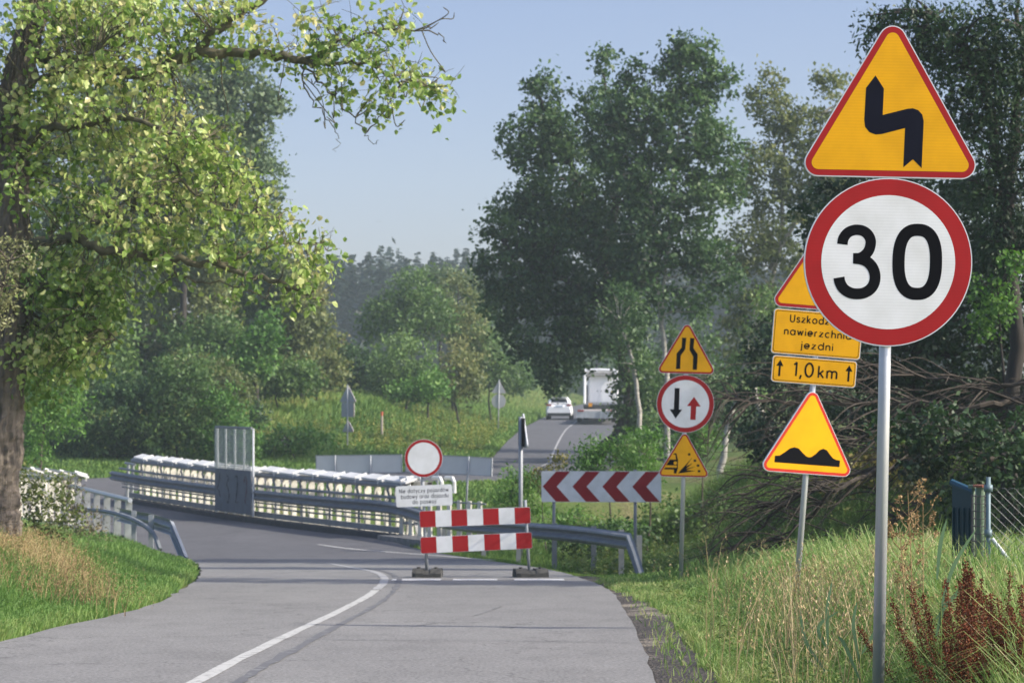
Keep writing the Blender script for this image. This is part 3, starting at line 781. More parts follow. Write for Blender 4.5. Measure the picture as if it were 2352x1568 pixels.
# ---- third post: narrowing + priority disc + loose gravel
d2 = 33.6; u = d2/F
base = P(1564, 1330, d2); base[2] = float(G(base[:1], base[1:2])[0]); zoff = (E - (1330-HY)/F*d2) - base[2]
s3 = thing('road_sign', 'sign post with narrowing road triangle, priority arrows disc and loose gravel triangle', 'road sign', base, (0, math.radians(1.4), 0), group='yellow works sign posts on the right verge')
mb = MB(); pole(mb, .03, -.3, zoff + (1330-760)*u); mb.build('post', galv_pale, s3, smooth=True)
z = zoff + (1330-1095)*u
mb = MB(); tri_sign(mb, z, .757, .055, .026, cx=.0)
k7 = .672/1345; cx7, cz7 = 765, 1480
def g7(p): return xf(p, cx7, cz7, k7) + np.array([0, z])
y = -.0019
mb.flat(g7([(492,825),(550,825),(598,1000),(598,1250),(560,1385),(490,1385),(490,1275),(215,1275),(245,1225),(570,1225),(570,1160),(275,1160),(370,1000),(545,1000),(520,860),(455,860)]), y, BLK)
mb.flat(xf(circ(0,0,48,20)+np.array([525,1095]), cx7, cz7, k7)+np.array([0,z]), y-.0007, YEL)
mb.flat(g7([(600,1385),(1000,920),(825,1180),(1010,1085),(835,1240),(1090,1180),(830,1285),(1095,1300),(720,1365)]), y, BLK)
for qx, qy in ((905,845),(1068,1015),(1158,1150),(1192,1305)): mb.flat(g7([(qx-34,qy-30),(qx+34,qy-30),(qx+34,qy+30),(qx-34,qy+30)]), y, BLK)
mb.build('loose_gravel_triangle', SM, s3)
z = zoff + (1330-927)*u
mb = MB(); disc_sign(mb, z, .4, .069); kc = .4/161
mb.flat(xf([(194,603),(222,603),(221,722),(239,722),(203,773),(169,722),(192,722)], 256, 690, kc)*[1,1]+[0,z], y, BLK)
mb.flat(xf([(285,778),(287,702),(265,701),(304,649),(342,703),(317,703),(315,778)], 256, 690, kc)+[0,z], y, RED)
mb.build('priority_disc', SM, s3)
z = zoff + (1330-858)*u
mb = MB(); tri_sign(mb, z, .86, .062, .03); kn = .777/314
for pl in ([(228,323),(252,323),(248,388),(223,424),(222,498),(198,500),(200,412),(227,378)], [(274,323),(298,325),(294,380),(319,415),(316,502),(292,500),(293,427),(271,390)]):
    mb.flat(xf(pl, 256, 525, kn)+[0,z], y, BLK)
mb.build('narrow_road_triangle', SM, s3)

# ---- striped barrier with no entry disc and text plate
d3 = 37.5; u = d3/F
base = P(981, 1325, d3); base[2] = RZ(d3)
bar = thing('road_barrier', 'red and white striped barrier on the road with an empty red ringed disc', 'barrier', base)
def LB(px, py): return np.array([(px-981)*u, 0, (E-(py-HY)*u) - base[2]])
mb = MB(); p0 = LB(981,1322); p1 = LB(970,1095); p0[1] = p1[1] = .05; mb.tube([p0, (p0+p1)/2, p1], .026, 10); mb.build('post', galv, bar, smooth=True)
mb = MB(); p0 = LB(1216,1318); p1 = LB(1206,1148); p0[1] = p1[1] = .05; mb.tube([p0, (p0+p1)/2, p1], .024, 10); mb.build('post', galv, bar, smooth=True)
mb = MB(); disc_sign(mb, 0, .294, .048); o_ = mb.build('no_entry_disc', SM, bar, loc=LB(973,1052)); o_.rotation_euler = (0, math.radians(-2.5), 0)
mb = MB(); rect_sign(mb, 0, .875, .325, 0, WHI, None, r=.03)
text(mb, 'Nie dotyczy pojazdów', 0, .055, .060, .0075, -.0014, width=.76, sp=.3); text(mb, 'budowy oraz dojazdu', .01, -.033, .060, .0075, -.0014, width=.73, sp=.3); text(mb, 'do posesji', 0, -.118, .060, .0075, -.0014, width=.36, sp=.3)
o_ = mb.build('text_plate', SM, bar, loc=LB(974,1138)); o_.rotation_euler = (0, math.radians(-2.2), 0)
for (xa, ya), (xb, yb), hh in (((964,1192),(1218.5,1182.5),38), ((966,1252),(1222,1240),37.5)):
    L = math.hypot(xb-xa, yb-ya)*u; h_ = hh*u
    mb = MB(); mb.prism(rrect(0, 0, L, h_, .028), 0, .02, EDG, EDG)
    for k in range(7):
        x0 = -L/2 + L*k/7; x1 = x0 + L/7
        if k in (0, 6):
            full = rrect(0, 0, L-.006, h_-.006, .026)
            q = full[full[:, 0] < x1-1e-4] if k == 0 else full[full[:, 0] > x0+1e-4]
            if k == 0: q = np.array([(x1, h_/2-.003)] + [tuple(v) for v in q] + [(x1, -h_/2+.003)])
            else:
                up = q[q[:,1] > 0]; lo = q[q[:,1] <= 0]
                q = np.array([(x0, -h_/2+.003)] + [tuple(v) for v in lo] + [tuple(v) for v in up] + [(x0, h_/2-.003)])
            mb.flat(q, -.0008, RED)
        else:
            mb.flat([(x0, -h_/2+.003), (x1, -h_/2+.003), (x1, h_/2-.003), (x0, h_/2-.003)], -.0008, RED if k % 2 == 0 else WHI)
    o_ = mb.build('striped_board', SM, bar, loc=LB((xa+xb)/2, (ya+yb)/2)); o_.rotation_euler = (0, -math.atan2(ya-yb, xb-xa), 0)
rub = solid("dark_rubber_block", (.060,.058,.053), .9, 0, .3, 7, .4)
for (xa, xb, yw) in ((948, 1015, -3), (1181, 1256, 10)):
    c = LB((xa+xb)/2, 1325); L = (xb-xa)*u
    mb = MB()
    prof = [(-.2,0),(-.2,.07),(-.13,.13),(.13,.13),(.2,.07),(.2,0)]
    n = 9; xs_ = np.linspace(-L/2, L/2, n)
    for q in range(n-1):
        f0 = 1 if 0 < q else .9; top = 1 if q not in (3,4) else .82
        v = [(xs_[q], y_*f0, z_*top) for y_, z_ in prof] + [(xs_[q+1], y_, z_*top) for y_, z_ in prof]
        mb.add(v, [(k, k+1, k+7, k+6) for k in range(5)] + [(5,4,3,2,1,0), (6,7,8,9,10,11)])
    for sx in (-1, 1): mb.tube([(sx*L*.3, 0, .13), (sx*L*.3, 0, .155)], .03, 8)
    o_ = mb.build('base_block', rub, bar, loc=(c[0], .05, 0)); o_.rotation_euler = (0, 0, math.radians(yw))

# ---- chevron board
d4 = 48.3; u = d4/F
base = P(1381, 1152, d4)
gz4 = float(G(base[:1], base[1:2])[0]); org = np.array([base[0], d4, gz4])
ch = thing('chevron_board', 'wide white board with four dark red chevrons pointing left behind the guardrail', 'chevron sign', org, (0, 0, math.radians(-3)))
zc_ = E - (1117-HY)*u - gz4
W_, H_ = 275*u, 71*u
mb = MB(); rect_sign(mb, zc_, W_, H_, 0, WHI, None, r=.03)
dred = reflective("chevron_red", (.30,.012,.018))
for k in range(4):
    ax = -W_/2 + W_*(.010 + .2495*k); dx = .112*W_; th = .118*W_; h2 = H_/2-.008
    mb.flat([(ax, zc_), (ax+dx, zc_-h2), (min(ax+dx+th, W_/2-.01), zc_-h2), (ax+th, zc_), (min(ax+dx+th, W_/2-.01), zc_+h2), (ax+dx, zc_+h2)], -.0016, 9)
mb.build('board', SM + [dred], ch)
for px in (1272, 1459):
    mb = MB(); pole(mb, .032, -.5, zc_+H_/2+.03, .05, (px-1381)*u); mb.build('post', galv_dark, ch, smooth=True)
# ---- sign on a post seen edge-on
d5 = 53.0; u = d5/F
bx = PX(1196, d5); gz5 = float(G(np.array([bx]), np.array([d5]))[0])
es = thing('road_sign', 'grey post with a triangular sign seen edge-on, behind the striped barrier', 'road sign', (bx, d5, gz5), (0, 0, math.radians(103)))
mb = MB(); pole(mb, .045, -.3, E-(957-HY)*u-gz5, 0); mb.build('post', galv, es, smooth=True)
mb = MB(); zz = E-(1028-HY)*u-gz5; tri_sign(mb, zz, .93, .06, .03, YEL, RED, -.085, .05); mb.build('sign_face', SM, es)
mb = MB(); mb.box((.05, -.03, zz+.34), (.42, .05, .62)); mb.build('sign_back', s_black, es)

# ---- backs of signs beyond the bridge
def back_sign(name, label, px, py_base, d, parts, group, lean=0, yaw=0, r=.035):
    u = d/F; x = PX(px, d); g = E-(py_base-HY)*u
    o = thing(name, label, 'road sign', (x, d, g), (0, math.radians(lean), math.radians(180+yaw)), group=group)
    top = 0
    for kind, zc, sz in parts:
        z_ = (py_base - zc)*u; mb = MB()
        if kind == 'tri': tri_sign(mb, z_, sz, .066, .03)
        if kind == 'disc': disc_sign(mb, z_, sz/2, .07)
        if kind == 'rect': rect_sign(mb, z_, sz, .62, 0, YEL)
        for q in mb.v: q[:, 1] -= .045
        mb.build({'tri':'triangle_panel','disc':'disc_panel','rect':'plate_panel'}[kind], SM, o)
        top = max(top, z_ + (.75 if kind == 'tri' else .3))
    mb = MB(); pole(mb, r, -.4, top+.02, 0); mb.build('post', galv, o, smooth=True)
    return o
back_sign('road_sign', 'grey backs of a triangle, a plate and a small triangle on one post', 798, 1045, 106,
          [('tri', 924, .86), ('rect', 941, .62), ('tri', 992, .62)], 'backs of signs beyond the bridge', 0, -25)
back_sign('road_sign', 'grey backs of a triangle over a disc on a post beside the far road', 1144, 992, 135,
          [('tri', 903, .86), ('disc', 921, .80)], 'backs of signs beyond the bridge', -1.2, 0)
def back_board(label, c0, c1, h_, d0_, d1_, legs, tilt=0):
    p0 = P(*c0, d0_); p1 = P(*c1, d1_); ctr = (p0+p1)/2
    L = np.linalg.norm((p1-p0)[:2]); yaw = math.atan2(p1[1]-p0[1], p1[0]-p0[0])
    g = RZ(ctr[1]) - .05
    o = thing('chevron_board', label, 'chevron sign', (ctr[0], ctr[1], g), (0, 0, yaw), group='chevron boards seen from behind')
    z_ = ctr[2]-g; mb = MB()
    sl = math.atan2(p1[2]-p0[2], L)
    mb.box((0, 0, 0), (L, .02, h_), 0)
    for e_ in (-1, 1):
        mb.box((0, -.016, e_*(h_/2-.012)), (L, .03, .024), 1); mb.box((e_*(L/2-.012), -.016, 0), (.024, .03, h_-.05), 1)
    q = mb.build('board', [solid("pale_board_back", (.56,.58,.60), .5, .1, .05, 2), galv], o, loc=(0, 0, z_)); q.rotation_euler = (0, -sl, 0)
    for lx, tl in legs:
        mb = MB(); mb.tube([(lx*L - tl, -.05, -.3), (lx*L, -.05, z_+h_/2-.02)], .035, 8); mb.build('post', galv, o, smooth=True)
    return o
back_board('pale grey back of a wide level board, left of the empty red ringed disc', (726,1066), (924,1064), .60, 79.5, 78.5, [(-.27,0),(.14,0)])
back_board('pale grey back of a wide tilting board, right of the empty red ringed disc', (932,1062), (1131,1072), .60, 78.5, 77.0, [(-.12,0),(.24,.12)])
# marker stake with red top and rubble
mb = MB(); q = P(877, 985, 114); q[2] = float(G(q[:1], q[1:2])[0])
mb.tube([q, q+[0,0,.95]], .06, 6, 0); mb.tube([q+[0,0,.95], q+[0,0,1.15]], .062, 6, 1)
tag(mb.build('marker_stake', [solid("weathered_stake", (.35,.30,.25), .8), solid("stake_red", (.5,.12,.06), .7)], origin=q), 'thin pale stake with a red top standing in the meadow', 'stake')

# ------------------------------------------------------------------ vehicles on the far road
carw = solid("white_car_paint", (.80,.81,.83), .22, 0, .02, 2); glass = solid("dark_glass", (.012,.014,.018), .08, 0, .1); tyre = solid("tyre_rubber", (.018,.018,.019), .8)
chrome = solid("bright_metal", (.55,.56,.58), .25, .8); taill = solid("tail_lamp_red", (.25,.02,.02), .25); amber = solid("amber_lamp", (.75,.33,.03), .3); dplast = solid("dark_plastic", (.03,.031,.034), .55)
d6 = 166.0; u = d6/F; cx = PX(1284, d6)
car = thing('car', 'white hatchback driving away on the far road, to the left of the lorry', 'car', (cx, d6, RZ(d6)), (0, 0, math.radians(-3)))
# body: cross sections (y from the rear forwards)
def loft(mb, secs, mi=0):
    n = len(secs[0][1]); v = []
    for y_, pr in secs: v += [(x, y_, z) for x, z in pr]
    mb.add(v, [(i_*n+j_, i_*n+(j_+1) % n, (i_+1)*n+(j_+1) % n, (i_+1)*n+j_) for i_ in range(len(secs)-1) for j_ in range(n)] + [tuple(range(n))[::-1], tuple((len(secs)-1)*n+q for q in range(n))], mi)
def sec(w_, z0, z1, wt, k=.12):
    h_ = [( -w_*.93, z0), (w_*.93, z0), (w_, z0+.15), (w_, (z0+z1)*.5), (wt+(w_-wt)*.35, z1-k), (wt, z1), (-wt, z1), (-(wt+(w_-wt)*.35), z1-k), (-w_, (z0+z1)*.5), (-w_, z0+.15)]
    return h_
mb = MB()
loft(mb, [(-.02, sec(.80,.36,.88,.70)), (.08, sec(.88,.30,1.02,.74)), (.35, sec(.92,.26,1.06,.80)), (1.2, sec(.92,.24,1.06,.84)), (3.2, sec(.92,.24,1.0,.82)), (4.0, sec(.88,.26,.86,.74)), (4.3, sec(.78,.36,.72,.66))])
mb.build('body', carw, car, smooth=False)
mb = MB(); loft(mb, [(.10, sec(.74,.98,1.10,.70,.03)), (.50, sec(.76,.98,1.52,.56,.14)), (.75, sec(.78,.98,1.56,.58,.14)), (1.8, sec(.78,.98,1.56,.58,.14)), (2.5, sec(.76,.98,1.46,.56,.14)), (3.2, sec(.72,.96,1.02,.62,.02))])
mb.build('roof_cabin', carw, car)
mb = MB(); v = [(-.60,.20,1.15),(.60,.20,1.15),(.50,.42,1.42),(-.50,.42,1.42)]; v = [(x, y_-.05, z) for x, y_, z in v]
mb.add(v + [(x, y_+.03, z) for x, y_, z in v], [(0,1,2,3),(7,6,5,4),(0,4,5,1),(1,5,6,2),(2,6,7,3),(3,7,4,0)]); mb.build('rear_window', glass, car)
mb = MB(); mb.box((0, .36, 1.54), (1.1, .3, .04)); mb.build('spoiler', carw, car)
mb = MB(); mb.box((0, .02, .36), (1.6, .12, .22)); mb.build('bumper', dplast, car)
mb = MB(); mb.box((0, -.03, .93), (.52, .02, .11)); mb.build('number_plate', solid("plate_pale_blue", (.42,.50,.60), .5), car)
for sx in (-1, 1):
    mb = MB(); mb.box((sx*.70, .045, 1.0), (.34, .12, .10)); mb.build('tail_lamp', taill, car)
    mb = MB(); mb.box((sx*1.0, 2.6, 1.08), (.16, .1, .13)); mb.build('mirror', dplast, car)
    for wy in (.75, 3.4):
        mb = MB(); mb.tube([(sx*.68, wy, .32), (sx*.90, wy, .32)], .32, 18); wh = mb.build('wheel', tyre, car)
        mb = MB(); mb.tube([(sx*.89, wy, .32), (sx*.912, wy, .32)], .19, 12); mb.build('rim', chrome, wh)
# lorry: white cab seen from behind, low trailer behind it
d7 = 168.0; u = d7/F; lx = PX(1377, d7)
lo = thing('lorry', 'white lorry with a low empty trailer seen from behind, half hidden by the dark tree', 'lorry', (lx, d7, RZ(d7)), (0, 0, math.radians(-3)))
mb = MB(); v0 = rrect(.06, 2.25, 2.36, 2.3, .12); mb.prism(v0, 0, 2.1, 0); mb.build('cab', carw, lo)
mb = MB(); mb.prism(rrect(.16, 2.13, 1.75, 1.9, .10), -.06, -.0, 0); mb.build('rear_wall', solid("lorry_white", (.86,.86,.87), .4, 0, .02), lo)
mb = MB(); 
for sx, x in ((-1, -1.02), (1, 1.22)): mb.tube([(x, -.35, 1.1), (x, -.35, 3.05), (x*.97, -.2, 3.36)], .09, 8)
mb.tube([(-1.02,-.2,3.38),(0,-.2,3.42),(1.22,-.2,3.38)], .10, 8); mb.build('air_deflector', carw, lo)
mb = MB(); mb.box((-.95, -.1, 1.72), (.26, .08, 1.25)); mb.build('side_grille', dplast, lo)
mb = MB(); mb.box((.1, -.3, 3.12), (1.9, .3, .22)); mb.build('roof_recess', solid("shaded_grey_panel", (.30,.29,.28), .7), lo)
mb = MB(); mb.box((.05, 1.0, .62), (2.3, 3.4, .75)); mb.box((.05, -.8, .85), (1.0, 1.6, .25)); mb.build('chassis', dplast, lo)
mb = MB(); mb.box((-.62, -.75, 1.0), (.26, .1, .26)); mb.build('amber_lamp', amber, lo)
mb = MB(); mb.box((.08, -.75, .62), (.62, .06, .3)); mb.build('number_plate', solid("white_plate", (.7,.7,.7), .5), lo)
for k, x in enumerate((-.15, .12, .38)): mb = MB(); mb.box((x, -.07, 1.95), (.07, .02, .06)); mb.build('vent', dplast, lo)
mb = MB(); mb.box((.86, -.07, 1.9), (.1, .02, .16)); mb.build('sticker', solid("yellow_sticker", (.6,.5,.08), .6), lo)
for sx in (-1, 1):
    for wy in (-.2, 2.6):
        mb = MB(); mb.tube([(.05+sx*.8, wy, .5), (.05+sx*1.15, wy, .5)], .5, 18); mb.build('wheel', tyre, lo)
tr = bpy.data.objects.new('trailer', None); C.objects.link(tr); tr.parent = lo
mb = MB(); mb.box((.05, -9, .62), (2.4, 15.5, .16))
mb.build('deck', solid("dusty_deck", (.30,.27,.25), .85, 0, .2, 2), tr)
mb = MB(); mb.box((.05, -16.8, .48), (2.42, .12, .42)); 
for x in (.35, .62, .9): mb.box((x, -16.9, .5), (.08, .06, .5))
mb.build('ramp', galv_pale, tr)
for sx in (-1, 1):
    mb = MB(); mb.box((.05+sx*.95, -16.9, .72), (.4, .05, .1)); mb.build('tail_lamp', taill, tr)
    for wy in (-16, -14.8):
        mb = MB(); mb.tube([(.05+sx*.95, wy, .36), (.05+sx*1.2, wy, .36)], .36, 16); mb.build('wheel', tyre, tr)

# ------------------------------------------------------------------ fence at the right edge
d8 = 16.0; u = d8/F
def gp_(px, d): x = PX(px, d); return np.array([x, d, float(G(np.array([x]), np.array([d]))[0])])
fb = gp_(2270, d8)
fe = thing('chain_link_fence', 'grey chain-link fence with a grey corner pipe at the right edge', 'fence', fb)
ztop = E - (1118-HY)*u - fb[2]
mb = MB(); mb.tube([(0,0,-.2),(0,0,ztop*.6),(0,0,E-(1095-HY)*u-fb[2])], .016, 10); mb.tube([(0,0,ztop-.33),(0,0,ztop-.28)], .026, 8); mb.tube([(0,0,ztop-.03),(0,0,ztop+.015)], .03, 8)
mb.build('corner_post', solid("blue_grey_pipe", (.13,.19,.21), .5, .2), fe, smooth=True)
mb = MB(); mb.tube([(.02,-.02,ztop-.34),(.55,-.25,.15)], .014, 8); mb.build('brace', galv_pale, fe)
mb = MB(); cell = .062; Lf = 1.6; n = int(Lf/cell); rows = int((ztop)/cell)
for q in range(-rows, n):
    # one wire each way: zigzag reads as diagonals
    for sg in (1, -1):
        x0, z0 = q*cell, 0 if sg > 0 else rows*cell
        xa = max(x0, 0); za = z0 + sg*(xa-x0); xb = min(x0 + rows*cell, Lf); zb = z0 + sg*(xb-x0)
        if xb > xa: mb.tube([(xa, -xa*.15 + (.002*sg), za), (xb, -xb*.15 + (.002*sg), zb)], .0017, 4, cap=False)
for q in range(n): mb.tube(np.c_[q*cell + cell*.5 - .5*cell*np.cos(np.linspace(0,np.pi,6)), np.full(6, -q*cell*.15), rows*cell + .35*cell*np.sin(np.linspace(0,np.pi,6))], .0017, 4, cap=False)
mb.build('wire_mesh', solid("dark_wire", (.09,.095,.10), .5, .4), fe)
mb = MB(); mb.tube([(Lf, -Lf*.15, -.2), (Lf, -Lf*.15, ztop+.05)], .02, 8); mb.build('end_post', galv, fe)
teal = solid("teal_sheet", (.008,.040,.055), .5, 0, .2, 5); mint = solid("pale_green_paint", (.12,.18,.12), .6, 0, .2, 9)
gb = gp_(2213, 16.6); gt = E - (1112-HY)*16.6/F - gb[2]
ga = thing('garden_gate', 'blue-green panel with a slanting top left of the fence pipe', 'gate', gb, (0, 0, math.radians(-50)))
mb = MB()
v = [(-.1,0,-.1),(.12,0,-.1),(.12,0,gt-.06),(-.1,0,gt)]
mb.add(v + [(x, .04, z) for x, y_, z in v], [(0,1,2,3),(7,6,5,4),(0,4,5,1),(1,5,6,2),(2,6,7,3),(3,7,4,0)])
for k in range(5): mb.box((-.085+.045*k, -.006, gt/2-.1), (.008, .012, gt-.12))
mb.build('panel', teal, ga)
mb = MB(); mb.tube([(-.12, .02, gt+.01), (.14, .02, gt-.07)], .026, 8); mb.build('top_tube', solid("blue_tube", (.02,.07,.11), .5), ga)
for px, dd, lbl, r, mt in ((2236, 16.2, 'thin pale green post with a flat cap beside the blue-green panel', .012, mint),):
    q = gp_(px, dd); tp = E-(1117-HY)*dd/F-q[2]
    o = thing('fence_post', lbl, 'post', q); mb = MB(); mb.tube([(0,0,-.1),(0,0,tp-.012)], r, 8); mb.build('shaft', mt, o, smooth=True); mb = MB(); mb.tube([(0,0,tp-.012),(0,0,tp+.012)], .036, 12); mb.build('cap', mt, o)
q = gp_(2252, 16.1); tp = E-(1118-HY)*16.1/F-q[2]
o = thing('wire_roll', 'upright roll of dark wire netting round a pale post beside the fence pipe', 'wire roll', q)
mb = MB(); mb.tube([(0,0,-.1),(0,0,tp-.05),(0,0,tp)], .03, 12); mb.build('core_post', mint, o)
mb = MB()
for z_ in np.arange(0, tp-.05, .05): 
    a_ = np.linspace(0, 2*np.pi, 15); mb.tube(np.c_[.06*np.cos(a_), .06*np.sin(a_), 0*a_+z_], .003, 4, cap=False)
for a_ in np.arange(0, 6.28, .5): mb.tube([(.06*math.cos(a_), .06*math.sin(a_), 0), (.06*math.cos(a_), .06*math.sin(a_), tp-.05)], .003, 4, cap=False)
mb.build('netting', solid("netting_grey", (.10,.10,.10), .6), o)
mb = MB(); mb.tube([(0,0,tp),(0,0,tp+.015)], .05, 12); mb.build('cap', solid("rusty_cap", (.28,.11,.07), .8), o)
# ------------------------------------------------------------------ leaves, crowns, trees
def unit(v): return v / (np.linalg.norm(v, axis=-1, keepdims=True) + 1e-9)
def leaves(mb, c, axis, normal, ln, wd, rnd, shape='diamond', fold=.18, mi=0):
    n = len(c); a = unit(axis); nn = unit(normal - (normal*a).sum(1, keepdims=True)*a); b = np.cross(nn, a)
    ln = np.broadcast_to(ln, (n,))[:, None]; wd = np.broadcast_to(wd, (n,))[:, None]
    if shape == 'diamond':
        v = np.stack([c - a*ln*.5, c + b*wd*.5 + a*ln*.05, c + a*ln*.5, c - b*wd*.5 + a*ln*.05], 1)
        f = np.arange(n)[:, None]*4 + np.arange(4)[None]
        mb.bulk(v.reshape(-1, 3), f, mi, rnd)
    else:
        v = np.stack([c - a*ln*.5, c - a*ln*.18 + b*wd*.5 + nn*wd*fold, c + a*ln*.2 + b*wd*.36 + nn*wd*fold, c + a*ln*.5,
                      c + a*ln*.2 - b*wd*.36 + nn*wd*fold, c - a*ln*.18 - b*wd*.5 + nn*wd*fold], 1)
        i6 = np.arange(n)[:, None]*6
        f = np.vstack([i6 + np.array([[0,1,2,3]]), i6 + np.array([[0,3,4,5]])])
        mb.bulk(v.reshape(-1, 3), f, mi, np.concatenate([rnd, rnd]))
DK = 1.9
def crown_clusters(blobs, d, rg, dens):
    """blobs: px, py, rx, ry [, depth offset, depth radius, density]; returns centres, outward dirs, tone"""
    C_, D_, T_ = [], [], []
    for bl in blobs:
        px, py, rx, ry = bl[:4]; dz = bl[4] if len(bl) > 4 else 0; rd = bl[5] if len(bl) > 5 else None; dm = bl[6] if len(bl) > 6 else 1
        dd = d + dz; c = P(px, py, dd); rx, ry = rx/F*dd, ry/F*dd; rd = rd or (rx+ry)/2
        area = 4*np.pi*((rx*ry)**1.6/3 + (rx*rd)**1.6/3 + (ry*rd)**1.6/3)**(1/1.6)
        n = max(5, int(area*dens*dm)); dr = unit(rg.normal(size=(n, 3)))
        rf = rg.uniform(.35, 1.0, n)**.6; rf *= rg.uniform(.85, 1.14, n)
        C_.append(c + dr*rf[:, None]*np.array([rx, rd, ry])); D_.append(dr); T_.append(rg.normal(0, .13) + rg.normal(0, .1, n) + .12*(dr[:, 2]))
    return np.vstack(C_), np.vstack(D_), np.concatenate(T_)
def crown_mesh(cc, dr, tone, rg, per, cr, leaf, asp=.62, shape='diamond', droop=0., up=.5, flat=.75, base=.45, spread=.16):
    n = len(cc)*per; rep = np.repeat(np.arange(len(cc)), per)
    sz = (cr*rg.uniform(.6, 1.35, len(cc)))[rep][:, None]
    off = rg.normal(size=(n, 3))*np.array([1, 1, flat])*sz*.5
    c = cc[rep] + off; c[:, 2] -= droop*np.abs(rg.normal(size=n))*cr
    nr = unit(dr[rep]*.6 + rg.normal(size=(n, 3))*.8 + np.array([0, 0, up]))
    ax = unit(rg.normal(size=(n, 3)) + off/sz*.7 + np.array([0, 0, -droop]))
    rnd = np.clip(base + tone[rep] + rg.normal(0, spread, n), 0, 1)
    mb = MB(); ln = leaf*rg.uniform(.5, 1.45, n)
    leaves(mb, c, ax, nr, ln, ln*asp, rnd, shape); return mb
def limb(mb, p0, p1, r0, r1, rg, sag=.0, n=5, wob=.06, sides=5):
    p0 = np.asarray(p0, float); p1 = np.asarray(p1, float); L = np.linalg.norm(p1-p0); t = np.linspace(0, 1, n)[:, None]
    pts = p0 + (p1-p0)*t; pts[:, 2] += (sag*L*np.sin(t*np.pi))[:, 0]
    pts[1:-1] += rg.normal(0, wob*L/n*1.6, (n-2, 3)); mb.tube(pts, np.linspace(r0, r1, n), sides, cap=False)
def tree(name, label, cat, d, base_px, blobs, lm, bm, seed, leaf=.2, per=26, cr=.55, dens=1.1, trunks=None, tr=.14, droop=0, asp=.62,
         nb=26, group=None, flat=.75, base=.45, shape='diamond', up=.5, crown_name='crown', ground=None, spread=.16, limb_py=2000):
    rg = np.random.default_rng(seed)
    x = PX(base_px, d); g = float(G(np.array([x]), np.array([d]))[0]) if ground is None else ground
    o = thing(name, label, cat, (x, d, g), group=group); org = np.array([x, d, g])
    cc, dr, tone = crown_clusters(blobs, d, rg, dens*(DK if d > 35 else 1.3))
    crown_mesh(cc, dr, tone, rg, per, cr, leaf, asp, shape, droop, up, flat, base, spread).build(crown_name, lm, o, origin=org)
    mb = MB(); top = P(blobs[0][0], blobs[0][1], d)
    if trunks is None: trunks = [[org - [0,0,.3], (org+top)/2 + [rg.normal(0,.2), 0, 0], top]]
    else: trunks = [[org - [0,0,.3] if q is None else P(q[0], q[1], d + (q[2] if len(q) > 2 else 0)) for q in tr_] for tr_ in trunks]
    sk = []
    for k, t_ in enumerate(trunks):
        c = catmull(t_, 6); c[2:-1] += rg.normal(0, tr*.25, (len(c)-3, 3)); r0 = tr if k == 0 else tr*.7
        mb.tube(c, np.linspace(r0, r0*.25, len(c)), 8, cap=False); sk.append(c[2:])
    sk = np.vstack(sk); cand = np.where(cc[:, 2] > E - (limb_py-HY)/F*d)[0]; sel = rg.choice(cand, min(nb, len(cand)), replace=False)
    for q in sel:
        dd = np.linalg.norm(sk - cc[q], axis=1) + 1.2*np.maximum(0, sk[:, 2] - cc[q][2]); k = int(np.argmin(dd))
        limb(mb, sk[k], cc[q], tr*.28, tr*.06, rg, .05)
    mb.build('trunk' if tr > .05 else 'stem', bm, o, origin=org, smooth=True)
    return o
bark = solid("brown_bark", (.10,.082,.062), .95, 0, .45, 9, .8, stretch=(1,1,.18))
bark_dark = solid("dark_bark", (.040,.034,.029), .95, 0, .35, 9, .6, stretch=(1,1,.2))
bark_pale = solid("pale_birch_bark", (.30,.285,.25), .85, 0, .35, 4, .2, stretch=(1,1,2.5))
lf_dark = leafmat("leaf_dark_green", [(.022,.050,.017),(.046,.095,.029),(.080,.150,.046),(.14,.22,.072)], .3)
lf_shaded = leafmat("leaf_shaded_green", [(.010,.026,.010),(.020,.048,.016),(.033,.072,.024),(.055,.105,.036)], .2)  # shade over the right-hand trees, put into a darker leaf colour
lf_mid = leafmat("leaf_mid_green", [(.045,.090,.024),(.085,.155,.040),(.13,.215,.060),(.19,.27,.085)], .33)
lf_bright = leafmat("leaf_bright_green", [(.045,.11,.022),(.085,.19,.035),(.13,.26,.05),(.20,.32,.08)], .35)
lf_grey = leafmat("leaf_grey_green", [(.065,.11,.058),(.11,.165,.08),(.165,.225,.11),(.23,.28,.14)], .3)
lf_olive = leafmat("leaf_olive", [(.065,.095,.030),(.12,.155,.05),(.18,.21,.07),(.26,.25,.095)], .33)
lf_yellow = leafmat("leaf_yellow_green", [(.07,.085,.018),(.14,.15,.03),(.22,.19,.05),(.28,.22,.07)], .25)
lf_front = leafmat("leaf_front_poplar", [(.09,.16,.03),(.17,.28,.055),(.29,.40,.10),(.44,.50,.18),(.58,.54,.25)], .34, .36, .5)
lf_pale = leafmat("leaf_pale_willow", [(.12,.14,.06),(.22,.23,.10),(.32,.32,.16)], .25)

# ---- front left tree
d = 31.0; rg = np.random.default_rng(11)
lx_ = PX(-5, d); lg = E-(1185-HY)/F*d
lt = thing('tree', 'big yellow-green tree with ridged bark at the left edge, one bough reaching into the sky', 'tree', (lx_, d, lg)); org = np.array([lx_, d, lg])
def Q(px, py, dz=0): return P(px, py, d+dz)
mb = MB()
tk = catmull([Q(-28,1230), Q(-22,1130), Q(-12,1000), Q(-2,850), Q(10,700), Q(22,560), Q(20,380), Q(40,180), Q(90,0), Q(130,-150)], 8)
rr_ = np.interp(np.linspace(0,1,len(tk)), [0,.1,.2,.5,.62,.8,1], [.42,.37,.34,.30,.24,.18,.12])
tk[2:-2] += rg.normal(0, .012, (len(tk)-4, 3))
